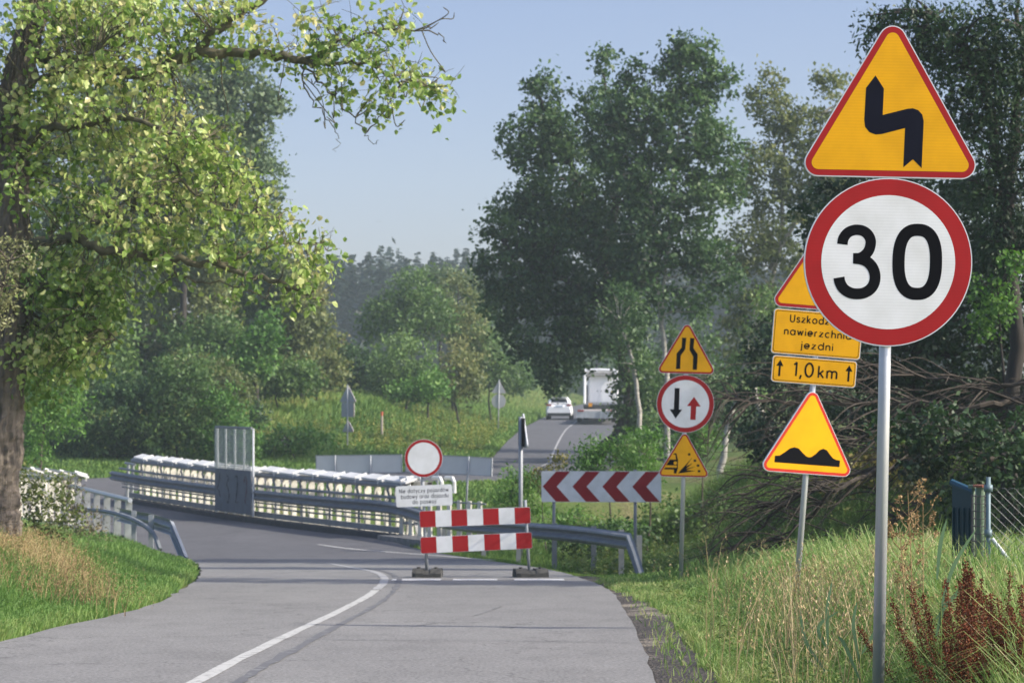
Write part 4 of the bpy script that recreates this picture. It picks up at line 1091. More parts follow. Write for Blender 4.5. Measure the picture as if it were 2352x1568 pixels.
# ridged bark: trunk ring with real ridges
sides = 64; mbk = MB(); a = np.arange(sides)*2*np.pi/sides; V_ = []
ridge = rg.normal(0, 1, (len(tk)*3, sides)); 
for q in range(1, len(ridge)): ridge[q] = .82*ridge[q-1] + .55*ridge[q]
tk3 = np.stack([np.interp(np.linspace(0,1,len(tk)*3), np.linspace(0,1,len(tk)), tk[:, k]) for k in range(3)], 1)
rr3 = np.interp(np.linspace(0,1,len(tk)*3), np.linspace(0,1,len(tk)), rr_)
ring = tk3[:, None, :] + ((rr3[:, None] + .016*ridge)[:, :, None])*np.stack([np.cos(a), np.sin(a), 0*a], 1)[None]
n_ = len(tk3); i, j = np.meshgrid(np.arange(n_-1), np.arange(sides), indexing='ij'); j2 = (j+1) % sides
mbk.bulk(ring.reshape(-1,3), np.stack([i*sides+j, i*sides+j2, (i+1)*sides+j2, (i+1)*sides+j], -1).reshape(-1,4))
mbk.build('trunk', solid("ridged_bark", (.135,.112,.088), .95, 0, .6, 12, 1.0, stretch=(1,1,.13)), lt, origin=org)
LIMBS = [([Q(-20,520,.5),Q(20,440,.3),Q(48,330,0),Q(40,250,-.2),Q(-10,200,-.3)], .16, .09),
 ([Q(15,580),Q(90,560,-.4),Q(165,548,-.8),Q(250,575,-1.0),Q(350,592,-1),Q(480,606,-1.1),Q(600,640,-1.2),Q(690,668,-1.2),Q(745,690,-1.2)], .12, .02),
 ([Q(30,390),Q(100,300,-.5),Q(180,287,-.8),Q(280,272,-1),Q(380,300,-1.2),Q(460,330,-1.2)], .09, .02),
 ([Q(20,240),Q(60,195,-.5),Q(130,165,-.7),Q(220,120,-1)], .07, .02),
 ([Q(60,120,.4),Q(200,150,.2),Q(330,170,0),Q(420,132,-.2),Q(520,120,-.3),Q(620,128,-.4),Q(700,140,-.5),Q(768,146,-.5)], .13, .06),
 ([Q(430,130,-.2),Q(500,70,-.3),Q(560,30,-.4),Q(640,-20,-.4)], .09, .04),
 ([Q(768,146,-.5),Q(850,150,-.6),Q(930,190,-.7),Q(1035,200,-.8)], .035, .008),
 ([Q(700,140,-.5),Q(780,100,-.6),Q(880,70,-.7),Q(1000,75,-.8),Q(1025,100,-.8)], .03, .006),
 ([Q(690,150,-.5),Q(740,190,-.6),Q(790,250,-.6),Q(830,290,-.6),Q(845,320,-.6),Q(870,322,-.6)], .022, .004),
 ([Q(700,150,-.5),Q(700,200,-.6),Q(740,260,-.6),Q(775,310,-.6),Q(772,348,-.6)], .018, .004),
 ([Q(20,660),Q(90,660,-.3),Q(170,670,-.4),Q(210,720,-.4),Q(280,790,-.5)], .05, .01),
 ([Q(40,700),Q(120,620,-.3),Q(190,690,-.4),Q(240,700,-.4)], .03, .008),
 ([Q(380,300,-1.2),Q(420,420,-1.2),Q(520,480,-1.2),Q(640,500,-1.2)], .04, .008),
 ([Q(165,548,-.8),Q(240,500,-.9),Q(340,480,-1),Q(520,440,-1)], .04, .008),
 ([Q(480,606,-1.1),Q(560,590,-1.1),Q(640,560,-1.1),Q(740,560,-1.1)], .03, .006),
 ([Q(345,590,-1),Q(430,640,-1),Q(540,655,-1.1),Q(640,700,-1.1)], .03, .006)]
sk = []
for pl, r0, r1 in LIMBS:
    c = catmull(pl, 6); c[1:-1] += rg.normal(0, .02, (len(c)-2, 3)); mb.tube(c, np.linspace(r0, r1, len(c))*.72, 7, cap=False); sk.append(c)
sk = np.vstack(sk)
FB = [(120,90,170,130,0,1.6,1),(330,60,190,110,0,1.6,1),(520,55,120,80,-.4,1,.8),(250,220,200,120,-.2,1.8,1),(110,400,130,130,0,1.6,.8),(370,330,150,90,-.5,1.5,1),(490,360,90,60,-.8,1,.9),
      (330,470,200,100,-.8,1.6,1),(540,450,110,70,-1,1,1),(630,520,70,55,-1,.8,1),(130,610,130,60,-.2,1.4,.4),(440,560,160,50,-1,1,.9),(690,590,50,40,-1.2,.6,1),(740,560,26,24,-1.2,.4,1),(590,640,80,30,-1.2,.7,.5),
      (190,700,110,70,-.3,1.2,1),(210,790,70,50,-.4,.9,1),(110,740,60,90,0,1,.9),(310,660,70,50,-.6,1,.5),(690,90,100,70,-.4,.9,.8),(830,95,110,60,-.6,.8,.9),(930,170,90,55,-.7,.7,1),(850,250,45,45,-.6,.4,1),
      (1010,210,32,28,-.8,.4,1),(905,45,70,40,-.6,.5,.7),(790,190,50,30,-.5,.5,.6),(515,290,40,22,-.8,.4,1),(700,665,35,20,-1.2,.4,1),(240,30,200,60,.4,1.2,1),(60,250,90,160,.2,1.4,.9),(120,850,70,50,0,.8,1),(130,620,110,70,-.4,1,1),(100,800,90,60,0,1,1),(240,640,70,60,-.4,1,.8),(30,780,40,60,.5,.6,.8)]
cc, dr, tone = crown_clusters(FB, d, rg, 5.2)
for q in range(len(cc)):
    dd = np.linalg.norm(sk - cc[q], axis=1); k = int(np.argmin(dd)); 
    if dd[k] < 2.2: limb(mb, sk[k], cc[q], .011, .0035, rg, .06, 6, .12, 4)
    for _ in range(2): limb(mb, cc[q], cc[q] + rg.normal(0, .17, 3), .005, .0025, rg, .05, 4, .1, 3)
# bare hooked twigs at the bough tip
for q in range(26):
    k = sk[np.argmin(np.linalg.norm(sk - Q(rg.uniform(650,1020), rg.uniform(60,200), -.6), axis=1))]
    e = k + np.array([rg.uniform(-.1,.5), rg.normal(0,.2), rg.uniform(-.75,.3)])
    mb.tube(catmull([k, (k+e)/2 + [rg.uniform(-.05,.15), 0, rg.uniform(-.05,.1)], e, e + [rg.uniform(-.12,.12), 0, .08]], 4), [.007]*12+[.003], 4, cap=False)
mb.build('boughs', solid("mossy_bough_bark", (.115,.105,.062), .95, 0, .4, 10, .5), lt, origin=org, smooth=True)
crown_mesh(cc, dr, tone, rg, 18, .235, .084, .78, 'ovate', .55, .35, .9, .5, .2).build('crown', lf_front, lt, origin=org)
# trunk saplings and pale willow at the left edge
tree('willow_branch', 'pale grey-green willow shrub in front of the big left trunk', 'shrub', 27.5, -60, [(20,600,75,45),(5,660,65,40),(-20,720,60,60),(40,560,50,20),(-60,640,80,120),(10,745,25,15)], lf_pale, bark, 21, .05, 12, .14, 26, tr=.04, asp=.4, nb=30, crown_name='foliage')

# ---- trees and bushes beyond the bridge, left half
FAR = dict(group='trees and bushes beyond the bridge')
tree('poplar', 'tall grey-green poplar rising behind the left tree, its top in the sky', 'tree', 118, 430,
     [(560,230,70,75),(610,240,55,40),(500,170,75,60),(590,330,45,60),(520,330,90,90),(600,400,60,60),(420,250,120,120),(480,440,110,80),(380,400,110,120),(590,480,60,60),(330,520,100,90),(450,560,110,60),(640,250,24,14),(560,150,40,40),(300,300,120,140),(180,350,120,200)],
     lf_grey, bark_dark, 31, .24, 34, .55, 1.0, [[None,(420,800),(440,500),(520,200)]], .25, nb=60, **FAR)
M = [("slim grey-green tree with a pale stem, left of the vine covered bushes", 124, 330, [(330,640,90,110),(300,760,80,90),(360,560,70,70)], lf_grey, 41, [[None,(345,850),(352,600)]]),
 ("bushy olive tree in the middle of the left wood", 120, 440, [(440,700,90,110),(470,620,80,70),(410,800,80,70),(500,780,60,80)], lf_olive, 42, None),
 ("leafy green tree behind the olive one, right of the slim tree", 128, 560, [(560,660,80,90),(540,760,80,80),(600,600,60,50),(520,600,60,50)], lf_mid, 43, None),
 ("brownish olive tree at the right end of the left wood, next to the hazy gap", 126, 690, [(680,720,75,90),(650,640,60,60),(720,780,55,70),(700,660,50,50),(640,800,70,60)], lf_olive, 44, None),
 ("low bright green tree hung with creepers in front of the left wood", 114, 600, [(590,800,45,70),(560,840,60,40),(620,760,35,50)], lf_bright, 45, None),
 ("dark green tree low behind the big left trunk", 110, 180, [(170,700,100,120),(230,800,90,90),(100,780,90,110),(210,600,80,80)], lf_mid, 46, None),
 ("dark tree filling the gap under the poplar", 135, 250, [(250,620,120,130),(380,560,120,100),(520,560,110,90),(150,560,110,120)], lf_mid, 47, None)]
for lb, dd, bx_, bl, lm, sd_, trk in M:
    tree('tree', lb, 'tree', dd, bx_, bl, lm, bark_dark, sd_, .23, 32, .5, 1.3, trk, .16, nb=24, **FAR)
Bs = [("dark creeper-covered bush at the left end of the row behind the bridge", 101, 130, [(120,960,80,90),(90,1010,60,50),(160,1020,60,40)], lf_mid, 51),
 ("broad dark green bush behind the far end of the bridge, left of the screen", 99, 270, [(260,960,100,100),(220,1010,90,50),(330,990,80,60),(300,900,70,60)], lf_dark, 52),
 ("tall vine-draped bush standing highest behind the bridge", 98.5, 410, [(410,920,90,100),(430,860,70,60),(380,1000,90,55),(470,980,60,60)], lf_mid, 53),
 ("bright green bush just left of the bridge screen", 98, 520, [(520,960,60,80),(550,1000,60,50),(490,1010,60,40)], lf_bright, 54),
 ("rounded olive bush on the meadow behind the bridge screen", 108, 500, [(480,870,70,50),(530,890,70,40),(430,850,60,40)], lf_olive, 55),
 ("low leafy bush right of the bridge screen", 100, 690, [(660,1010,60,35),(720,1010,60,30),(610,1020,50,26)], lf_bright, 56),
 ("small dark bush beside the rubble heap", 107, 590, [(585,960,40,32),(560,975,35,25)], lf_dark, 57)]
for lb, dd, bx_, bl, lm, sd_ in Bs:
    tree('bush', lb, 'bush', dd, bx_, bl, lm, bark_dark, sd_, .16, 26, .4, 2.0, None, .07, nb=10, crown_name='foliage', **FAR)
tree('tree', 'fresh green young tree between the big left trunk and the dark bushes', 'tree', 70, 90, [(110,880,70,80),(90,960,60,80),(150,820,60,60),(60,1020,50,50),(160,930,50,60),(90,800,70,50)], lf_bright, bark, 58, .13, 24, .32, 3.2, None, .07, droop=.4, asp=.4, nb=20)
UB = [(300,880,120,50),(420,860,110,45),(540,870,110,45),(650,860,80,45),(720,850,70,45),(200,860,90,70),(80,840,100,110),(350,800,120,60),(600,800,110,60),(480,780,110,60)]
for k, ub in enumerate(UB):
    tree('bush', ['low bush closing the wood, first behind the vine covered row','second low bush in the shade of the left wood','third low bush in the shade of the left wood','low olive bush at the foot of the brownish tree','low bush beside the hazy gap in the wood','dark bush under the poplar','large dark bush behind the left trunk','thicket between the slim tree and the olive tree','thicket under the brownish olive tree','thicket in the middle of the left wood'][k],
         'bush', 117 + k % 3*5, ub[0], [ub, (ub[0]-40, ub[1]+15, ub[2]*.6, ub[3]*.8), (ub[0]+45, ub[1]+10, ub[2]*.6, ub[3]*.8)], [lf_mid, lf_olive, lf_dark][k % 3], bark_dark, 500+k, .22, 28, .5, 1.1, None, .06, nb=6, crown_name='foliage', **FAR)
# ---- middle group
Mm = [("leafy tree with a scatter of yellow leaves at its top, middle of the picture", 145, 940, [(930,720,90,70),(960,660,60,45),(880,740,60,60),(1000,720,60,60)], lf_mid, 61),
 ("olive tree behind the yellow-topped one, reaching toward the dark tree", 150, 1040, [(1050,690,55,60),(1080,760,50,60),(1020,740,60,60),(1100,820,40,50)], lf_olive, 62),
 ("thin-crowned tree standing highest of the middle group", 158, 1010, [(1020,640,70,28),(960,640,60,22),(1070,660,40,30)], lf_grey, 63)]
for lb, dd, bx_, bl, lm, sd_ in Mm:
    tree('tree', lb, 'tree', dd, bx_, bl, lm, bark_dark, sd_, .22, 26, .6, .9, None, .15, nb=20, **FAR)
Mb = [("dark round bush at the left foot of the middle group", 138, 820, [(820,850,60,55),(860,860,55,55),(790,830,40,40)], lf_dark, 64),
 ("mid green bush draped with creepers in the middle group", 134, 930, [(930,830,70,75),(900,880,60,40),(970,880,50,40)], lf_mid, 65),
 ("bright leafy bush low on the right of the middle group", 131, 985, [(990,880,45,40),(930,900,50,25)], lf_bright, 66),
 ("olive rounded bush at the right of the middle group", 136, 1060, [(1060,840,50,60),(1080,880,40,45),(1030,880,40,40)], lf_olive, 67),
 ("yellow-green bush at the left end of the middle group", 148, 760, [(760,810,45,40),(740,850,50,35)], lf_yellow, 68),
 ("green bush between the rounded olive bush and the back of the round sign", 150, 1130, [(1130,850,50,50),(1180,870,50,40),(1110,800,40,60)], lf_mid, 69)]
for lb, dd, bx_, bl, lm, sd_ in Mb:
    tree('bush', lb, 'bush', dd, bx_, bl, lm, bark_dark, sd_, .2, 26, .5, 1.5, None, .08, nb=8, crown_name='foliage', **FAR)
tree('tree', 'hazy dark tree where the far road disappears, behind the lorry', 'tree', 300, 1370, [(1370,830,60,70),(1300,850,50,50),(1440,840,60,70),(1240,860,50,40)], lf_mid, bark_dark, 70, .45, 24, 1.2, .25, None, .3, nb=10)
tree('tree', 'hazy tree behind the far verge, left of the lorry', 'tree', 230, 1200, [(1200,840,50,50),(1150,820,50,60),(1250,850,40,40),(1100,760,60,80)], lf_mid, bark_dark, 71, .35, 24, 1, .4, None, .25, nb=10)

# ---- far wood of spruces, one hazy mass
rg = np.random.default_rng(77); mb = MB()
def spruce(mb, x, y, z, h, r):
    n = 190; t = rg.uniform(0, 1, n)**.8; a = rg.uniform(0, 6.28, n); rad = r*(1-t)*rg.uniform(.5, 1.1, n) + .25
    c = np.c_[x + rad*np.cos(a), y + rad*np.sin(a), z + h*(.12 + .88*t)]
    ax = np.c_[np.cos(a), np.sin(a), np.full(n, -.35)]
    leaves(mb, c, ax, np.c_[0*a, 0*a, 1+0*a] + rg.normal(0, .5, (n, 3)), 2.2*(1.15-t)+.5, 1.5*(1.15-t)+.35, np.clip(.5 + rg.normal(0, .25) + rg.normal(0, .1, n), 0, 1))
    mb.tube([(x, y, z-.5), (x, y, z+h)], [.22, .03], 5, 0, False, .1)
tops = [(560,612),(700,590),(780,570),(830,590),(872,568),(930,585),(990,585),(1045,570),(1110,590),(1200,600),(1400,600),(1650,585),(1800,600),(2400,620)]
for row, dd in enumerate((335, 350, 370, 395, 425)):
    for px in np.arange(480, 2300, 30):
        pxj = px + rg.uniform(-13, 13); tp = np.interp(pxj, [a_ for a_, _ in tops], [b_ for _, b_ in tops]) + rg.uniform(-4, 42) - row*1.5
        x = PX(pxj, dd); g = float(G(np.array([x]), np.array([float(dd)]))[0]); h = E-(tp-HY)/F*dd-g
        if 1290 < pxj < 1400 and dd < 360: continue
        spruce(mb, x, dd + rg.uniform(-6, 6), g, h, 2.3)
        # broadleaf infill low
        n = 60; c = np.array([x, dd, g+h*.35]) + rg.normal(size=(n, 3))*np.array([2.2, 2, h*.22]); leaves(mb, c, rg.normal(size=(n,3)), rg.normal(size=(n,3)), 1.5, 1.1, np.clip(rg.normal(.5,.2,n),0,1))
tag(mb.build('distant_wood', leafmat("far_conifer", [(.010,.022,.012),(.018,.034,.018),(.030,.050,.024)], .1)), 'blue hazy line of spruces closing the view', 'wood', kind='stuff')

# ---- right half: dark maple and aspens
tree('maple', 'big dark-leaved tree whose crown fills the middle right, hanging over the lorry', 'tree', 100, 1330,
     [(1300,420,110,130),(1220,520,100,110),(1200,640,110,100),(1330,600,140,150),(1250,760,120,90),(1400,735,120,95),(1430,520,120,150),(1240,330,70,90),(1250,220,38,60),(1225,180,20,28),(1190,330,40,60),(1180,480,50,50),
      (1120,600,40,30),(1150,700,50,50),(1290,840,70,40),(1270,880,26,26),(1448,935,24,50),(1432,885,20,45),(1418,948,20,22),(1475,860,40,70),(1380,250,60,70),(1390,140,26,40),(1280,300,60,60),(1130,540,30,30),(1475,990,50,40),(1265,875,20,20)],
     lf_dark, bark_dark, 81, .21, 30, .5, 1.25, [[None,(1440,950),(1400,700),(1340,450),(1250,250)],[(1400,700),(1260,620),(1160,560)],[(1370,600),(1430,400),(1390,200)]], .3, nb=110, limb_py=790)
tree('aspen', 'tall aspen with pale forked stems rising behind the narrowing road sign', 'tree', 96, 1530,
     [(1580,180,75,60),(1560,120,40,40),(1600,130,50,40),(1640,200,50,40),(1670,180,30,20),(1480,260,90,70),(1460,170,30,40),(1560,300,110,90),(1640,330,60,60),(1520,430,100,90),(1620,460,70,70),(1680,420,40,50),
      (1560,560,80,70),(1470,560,60,90),(1620,590,60,50),(1440,380,70,90),(1480,680,70,80),(1400,300,60,80),(1600,690,50,50),(1670,640,40,40)],
     lf_dark, bark_pale, 82, .20, 30, .45, 1.6, [[None,(1532,880),(1520,720),(1532,560),(1550,380),(1570,200)],[(1520,740),(1508,640),(1500,480),(1470,280)],[(1508,600),(1490,430),(1440,300)]], .12, nb=70)
tree('tree', 'loose pale-leaved tree between the aspen and the speed sign', 'tree', 108, 1780,
     [(1780,260,60,60),(1770,190,30,36),(1740,210,26,20),(1850,300,60,60),(1760,400,80,100),(1860,420,80,90),(1720,560,60,80),(1810,560,90,90),(1920,240,40,60),(1740,700,70,70),(1840,700,80,70),(1690,780,50,60),(1930,380,60,120),(1900,180,30,24)],
     lf_olive, bark_pale, 83, .20, 28, .45, 1.4, [[None,(1730,850),(1790,560),(1800,280)],[(1770,620),(1850,450),(1890,260)]], .17, nb=60)
tree('aspen', 'leaning pale-stemmed young tree behind the loose gravel triangle', 'tree', 88, 1652, [(1740,780,50,60),(1720,850,60,50),(1770,700,40,60),(1680,880,50,40)], lf_mid, bark_pale, 84, .15, 24, .38, 1.6, [[None,(1672,980),(1700,880),(1722,760)]], .14, nb=16)
tree('aspen', 'slender curved pale stem left of the priority arrows disc', 'tree', 92, 1478, [(1440,760,60,50),(1420,700,60,50),(1460,820,50,40)], lf_dark, bark_pale, 85, .15, 24, .38, 1.6, [[None,(1462,880),(1440,790),(1425,740)]], .11, nb=14)
tree('tree', 'dark undergrowth tree below the pale forked stems', 'tree', 102, 1590, [(1590,820,70,80),(1640,900,60,70),(1560,920,60,60),(1500,900,50,70),(1680,960,60,60),(1600,990,70,50),(1540,1000,60,50)], lf_dark, bark_dark, 86, .18, 26, .45, 1.5, None, .12, nb=20)
tree('tree', 'shadowy tree behind the 1,0 km plate', 'tree', 60, 1820, [(1790,800,80,90),(1760,900,80,70),(1860,760,90,110),(1900,880,90,90),(1720,960,60,50),(1950,760,80,120)], lf_shaded, bark_dark, 87, .12, 26, .32, 3.0, None, .12, nb=30)
# near dark trees on the right
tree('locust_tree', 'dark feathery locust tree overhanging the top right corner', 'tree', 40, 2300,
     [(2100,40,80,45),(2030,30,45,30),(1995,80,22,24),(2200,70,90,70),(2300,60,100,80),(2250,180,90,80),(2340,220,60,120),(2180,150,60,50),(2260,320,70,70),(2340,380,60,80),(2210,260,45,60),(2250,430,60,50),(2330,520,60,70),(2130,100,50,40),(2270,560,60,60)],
     lf_shaded, bark_dark, 91, .10, 34, .24, 6.8, [[None,(2330,800),(2310,450),(2240,150),(2150,40)],[(2310,450),(2350,200),(2340,0)]], .16, droop=.9, asp=.4, nb=90)
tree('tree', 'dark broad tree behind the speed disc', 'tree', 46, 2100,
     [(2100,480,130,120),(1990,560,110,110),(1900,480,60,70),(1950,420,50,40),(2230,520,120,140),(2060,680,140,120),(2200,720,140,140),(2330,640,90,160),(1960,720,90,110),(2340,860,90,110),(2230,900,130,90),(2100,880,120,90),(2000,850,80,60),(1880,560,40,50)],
     lf_shaded, bark_dark, 92, .11, 30, .3, 4.6, None, .2, nb=60)
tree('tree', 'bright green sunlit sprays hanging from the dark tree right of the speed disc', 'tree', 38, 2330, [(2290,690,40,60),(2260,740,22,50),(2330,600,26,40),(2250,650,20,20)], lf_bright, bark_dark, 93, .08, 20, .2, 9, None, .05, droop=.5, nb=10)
tree('bush', 'dark shrub behind the garden fence at the right edge', 'bush', 30, 2300, [(2300,1020,110,90),(2180,1000,90,70),(2350,1130,90,90),(2230,1120,90,80),(2130,1060,70,60),(2060,1000,70,50),(2350,1230,80,60)], lf_shaded, bark_dark, 94, .08, 26, .2, 9, None, .06, nb=20, crown_name='foliage')
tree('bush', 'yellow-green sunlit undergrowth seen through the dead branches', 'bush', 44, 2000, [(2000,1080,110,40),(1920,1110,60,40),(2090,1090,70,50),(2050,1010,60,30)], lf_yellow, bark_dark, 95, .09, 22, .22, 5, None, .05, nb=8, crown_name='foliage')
tree('bush', 'dark mass of leaves behind the top of the dead branches', 'bush', 48, 1900, [(1900,980,120,60),(1780,1010,90,50),(2020,960,110,60),(2150,940,90,60)], lf_shaded, bark_dark, 96, .12, 26, .3, 3.5, None, .06, nb=8, crown_name='foliage')
# trees standing just outside the frame on the right shade the road
OFF = [(14,31.5,17,1.15,5.5,'narrow tall tree outside the frame whose shadow crosses the road before the barrier'),(14,43,18,1.5,6,'narrow tall tree outside the frame whose shadow crosses the road behind the barrier'),
  (11,33,6,2.3,0,'bushy tree outside the frame beside the dead branches'),(13,30.5,6,2,0,'bushy tree outside the frame nearest the camera'),(12,36.5,6.5,2.4,0,'bushy tree outside the frame by the dark broad tree'),
  (14.5,43,7,2.5,0,'bushy tree outside the frame farthest along the bank'),(18,33,9,2.6,0,'rounded tree outside the frame behind the bushy ones')]
for k, (tx, ty, th, tr_, z0_, lb_) in enumerate(OFF):
    g = float(G(np.array([float(tx)]), np.array([float(ty)]))[0]); zc_ = g + (th + z0_)/2; px = 1176 + tx/ty*F; py = HY - (zc_-E)/ty*F; rpx = tr_/ty*F; rpy = (th-z0_)/2/ty*F*.85
    tree('tree', lb_, 'tree', ty, px, [(px,py,rpx,rpy,0,tr_),(px,py+rpy*.4,rpx*.8,rpy*.5,0,tr_*.8)], lf_mid, bark_dark, 200+k, .28, 16, .5, 2.0, None, .16, nb=10, group='trees outside the right edge')
# ---- robinia saplings behind the chevron board
Rb = [("feathery bright green sapling right above the chevron board", 56, 1400, [(1400,1060,80,50),(1450,1020,60,40),(1370,1020,45,35),(1340,1080,50,40)], 101),
 ("bright green locust sapling between the chevron board and the disc", 54, 1480, [(1480,1040,50,45),(1500,990,45,26),(1450,1080,70,30)], 102),
 ("light locust sprays behind the priority disc post", 58, 1610, [(1600,980,50,30),(1620,1010,40,40),(1570,1040,50,35)], 103),
 ("low feathery shrub left of the chevron board", 58, 1190, [(1180,1110,50,45),(1230,1140,45,50),(1160,1150,50,35),(1220,1090,30,30)], 104),
 ("leafy shrub showing under the chevron board", 53, 1330, [(1330,1190,60,30),(1400,1200,60,30),(1270,1200,50,35)], 105)]
for lb, dd, bx_, bl, sd_ in Rb:
    tree('locust_sapling', lb, 'shrub', dd, bx_, bl, lf_bright, bark, sd_, .105, 30, .26, 5.0, None, .03, droop=.35, asp=.34, nb=22, up=1.2, flat=.45, crown_name='foliage', group='locust saplings by the chevron board', base=.42)
tree('bush', 'dark green scrub right of the chevron board, under the gravel triangle', 'bush', 55, 1560, [(1540,1190,70,50),(1600,1220,70,60),(1500,1240,60,40),(1660,1180,70,50),(1640,1270,60,40)], lf_mid, bark, 106, .1, 22, .25, 4, None, .03, nb=10, crown_name='foliage')
tree('bush', 'shadowy scrub between the chevron board posts', 'bush', 51, 1380, [(1370,1240,90,35),(1300,1240,50,30),(1430,1230,60,35)], lf_dark, bark, 107, .1, 22, .22, 5, None, .03, nb=8, crown_name='foliage')
tree('goldenrod', 'yellow flowering tuft left of the top of the chevron board', 'plant', 57, 1260, [(1250,1090,30,22),(1280,1060,22,16),(1260,1120,26,20)], lf_yellow, bark, 108, .07, 20, .16, 12, None, .02, nb=8, crown_name='flowers')
tree('bush', 'creeping shrub at the foot of the big left tree', 'shrub', 33, 90, [(70,1170,60,50),(120,1120,60,45),(40,1230,50,40),(120,1200,60,45),(60,1100,40,50),(160,1180,40,40)], lf_olive, bark, 109, .06, 18, .16, 12, None, .02, nb=16, crown_name='foliage')
tree('bush', 'brownish dry weeds in front of the pale railing', 'weeds', 44, 190, [(170,1190,60,40),(210,1230,60,35),(130,1240,60,30),(250,1260,45,25),(160,1130,30,40)], leafmat("dry_weed_brown", [(.06,.045,.025),(.12,.09,.045),(.15,.15,.06),(.25,.2,.11)], .15), bark, 110, .07, 18, .18, 9, None, .02, asp=.3, nb=30, crown_name='foliage')

# ---- dead branches: a fallen tree
rg = np.random.default_rng(9); dB = 36.5
db = thing('fallen_tree', 'tangle of dead brown branches fanning down to the left behind the leaning sign', 'dead branches', (PX(2330, dB), dB, float(G(np.array([PX(2330,dB)]), np.array([dB]))[0]))); org = np.array(db.location)
mb = MB()
mains = [([(2420,900),(2250,935),(2100,925),(1900,925),(1700,918),(1560,905)], .055, .012), ([(2420,860),(2280,890),(2150,868),(2000,862),(1930,900)], .035, .01),
 ([(2420,960),(2250,1010),(2080,1060),(1930,1120),(1850,1190),(1780,1260)], .06, .012), ([(2420,980),(2200,1000),(2000,1075),(1850,1130),(1720,1230),(1650,1290)], .05, .01),
 ([(2400,1000),(2230,1080),(2080,1180),(1960,1270),(1870,1330)], .045, .012), ([(2380,940),(2200,960),(2020,990),(1860,1060),(1720,1130)], .045, .01)]
sk = []
for pl, r0, r1 in mains:
    c = catmull([P(x, y_, dB + rg.uniform(-1, 1)) for x, y_ in pl], 7); c[1:] += rg.normal(0, .02, (len(c)-1, 3)); mb.tube(c, np.linspace(r0, r1, len(c)), 7, cap=False); sk.append(c)
sk = np.vstack(sk); tips = []
for q in range(330):
    k = sk[rg.integers(len(sk))]; L = rg.uniform(.5, 2.0); dv_ = np.array([-rg.uniform(.5, 1), rg.normal(0, .5), -rg.uniform(-.25, .8)])
    if k[2] > E + .2: dv_[2] = rg.uniform(-.4,.3)
    e = k + unit(dv_)*L; e[2] = max(e[2], float(G(e[:1], e[1:2])[0])+.03); e[0] = max(e[0], PX(1625, e[1])); mid = (k+e)/2 + rg.normal(0, .07, 3) + [0, 0, .1*L]
    c = catmull([k, mid, e], 4); mb.tube(c, np.linspace(rg.uniform(.009,.022), .004, len(c)), 4, cap=False); tips += [mid, e]
for q in range(700):
    k = tips[rg.integers(len(tips))]; L = rg.uniform(.2, .8); e = k + unit(np.array([-rg.uniform(0,1), rg.normal(0,.6), -rg.uniform(-.4,.8)]))*L
    mb.tube([k, (k+e)/2 + rg.normal(0,.03,3), e], [.0055,.004,.0025], 3, cap=False)
mb.build('branches', solid("dead_grey_brown_wood", (.062,.048,.036), .9, 0, .35, 6, .3), db, origin=org)

# ------------------------------------------------------------------ grasses
def blades(mb, x, y, h, wd, rnd, lean, rg, mi=0, seeds=False, z=None):
    n = len(x); z = G(x, y) - .02 if z is None else z
    a = rg.uniform(0, 2*np.pi, n); wdv = np.stack([np.cos(a), np.sin(a)*.6, 0*a], 1)*(wd/2)[:, None]
    b_ = rg.uniform(0, 2*np.pi, n); ln = np.stack([np.cos(b_)+.25, np.sin(b_), 0*b_], 1)*(lean*h)[:, None]
    p = np.stack([x, y, z], 1); up = np.array([0, 0, 1.0])
    m1 = p + ln*.22 + up*(h*.5)[:, None]; m2 = p + ln*.6 + up*(h*.85)[:, None]; t = p + ln*1.0 + up*(h*(1-.22*lean))[:, None]
    v = np.stack([p-wdv, p+wdv, m1-wdv*.85, m1+wdv*.85, m2-wdv*.5, m2+wdv*.5, t], 1).reshape(-1, 3)
    i7 = np.arange(n)[:, None]*7; base = mb.nv
    mb.bulk(v, np.vstack([i7+np.array([[0,1,3,2]]), i7+np.array([[2,3,5,4]])]), mi, np.concatenate([rnd, rnd]))
    mb.loops.append((i7+np.array([[4,5,6]])+base).ravel()); mb.sizes.append(np.full(n, 3)); mb.mi.append(np.full(n, mi)); mb.rnd.append(rnd)
    return t
gcol = [(.06,.13,.028),(.12,.23,.055),(.20,.32,.085),(.32,.38,.13),(.49,.43,.23),(.62,.53,.35)]
gm = leafmat("grass_blades", gcol, .35, .5, .3)
gmf = leafmat("meadow_grass", [(.06,.125,.028),(.12,.22,.05),(.20,.29,.07),(.33,.33,.10),(.46,.38,.17)], .25, .6, .2)
def field(x, y, s, ph=0): return np.sin(x*s+ph)*np.cos(y*s*.8+1.3*ph) + .5*np.sin(x*s*2.3+y*s*1.7+ph*2)
def grass(name, label, n, xr, yr, rule, seed, mat=None, ymode='near'):
    rg = np.random.default_rng(seed)
    u_ = rg.uniform(0, 1, n*3); y0, y1 = yr
    y = y0 * (y1/y0)**u_ if ymode == 'near' else y0 + (y1-y0)*u_
    x = np.array([0.0]); lo, hi = xr(y); x = lo + (hi-lo)*rg.uniform(0, 1, len(y))
    keep = (hi > lo); x, y = x[keep], y[keep]; dist = roaddist(x, y); k = dist > .06; x, y, dist = x[k], y[k], dist[k]
    if len(x) > n: x, y, dist = x[:n], y[:n], dist[:n]
    h, wd, rnd, lean, kp = rule(x, y, dist, rg); mb = MB()
    blades(mb, x[kp], y[kp], h[kp], wd[kp], np.clip(rnd[kp], 0, 1), lean[kp], rg)
    return tag(mb.build(name, mat or gm), label, 'grass', kind='stuff')
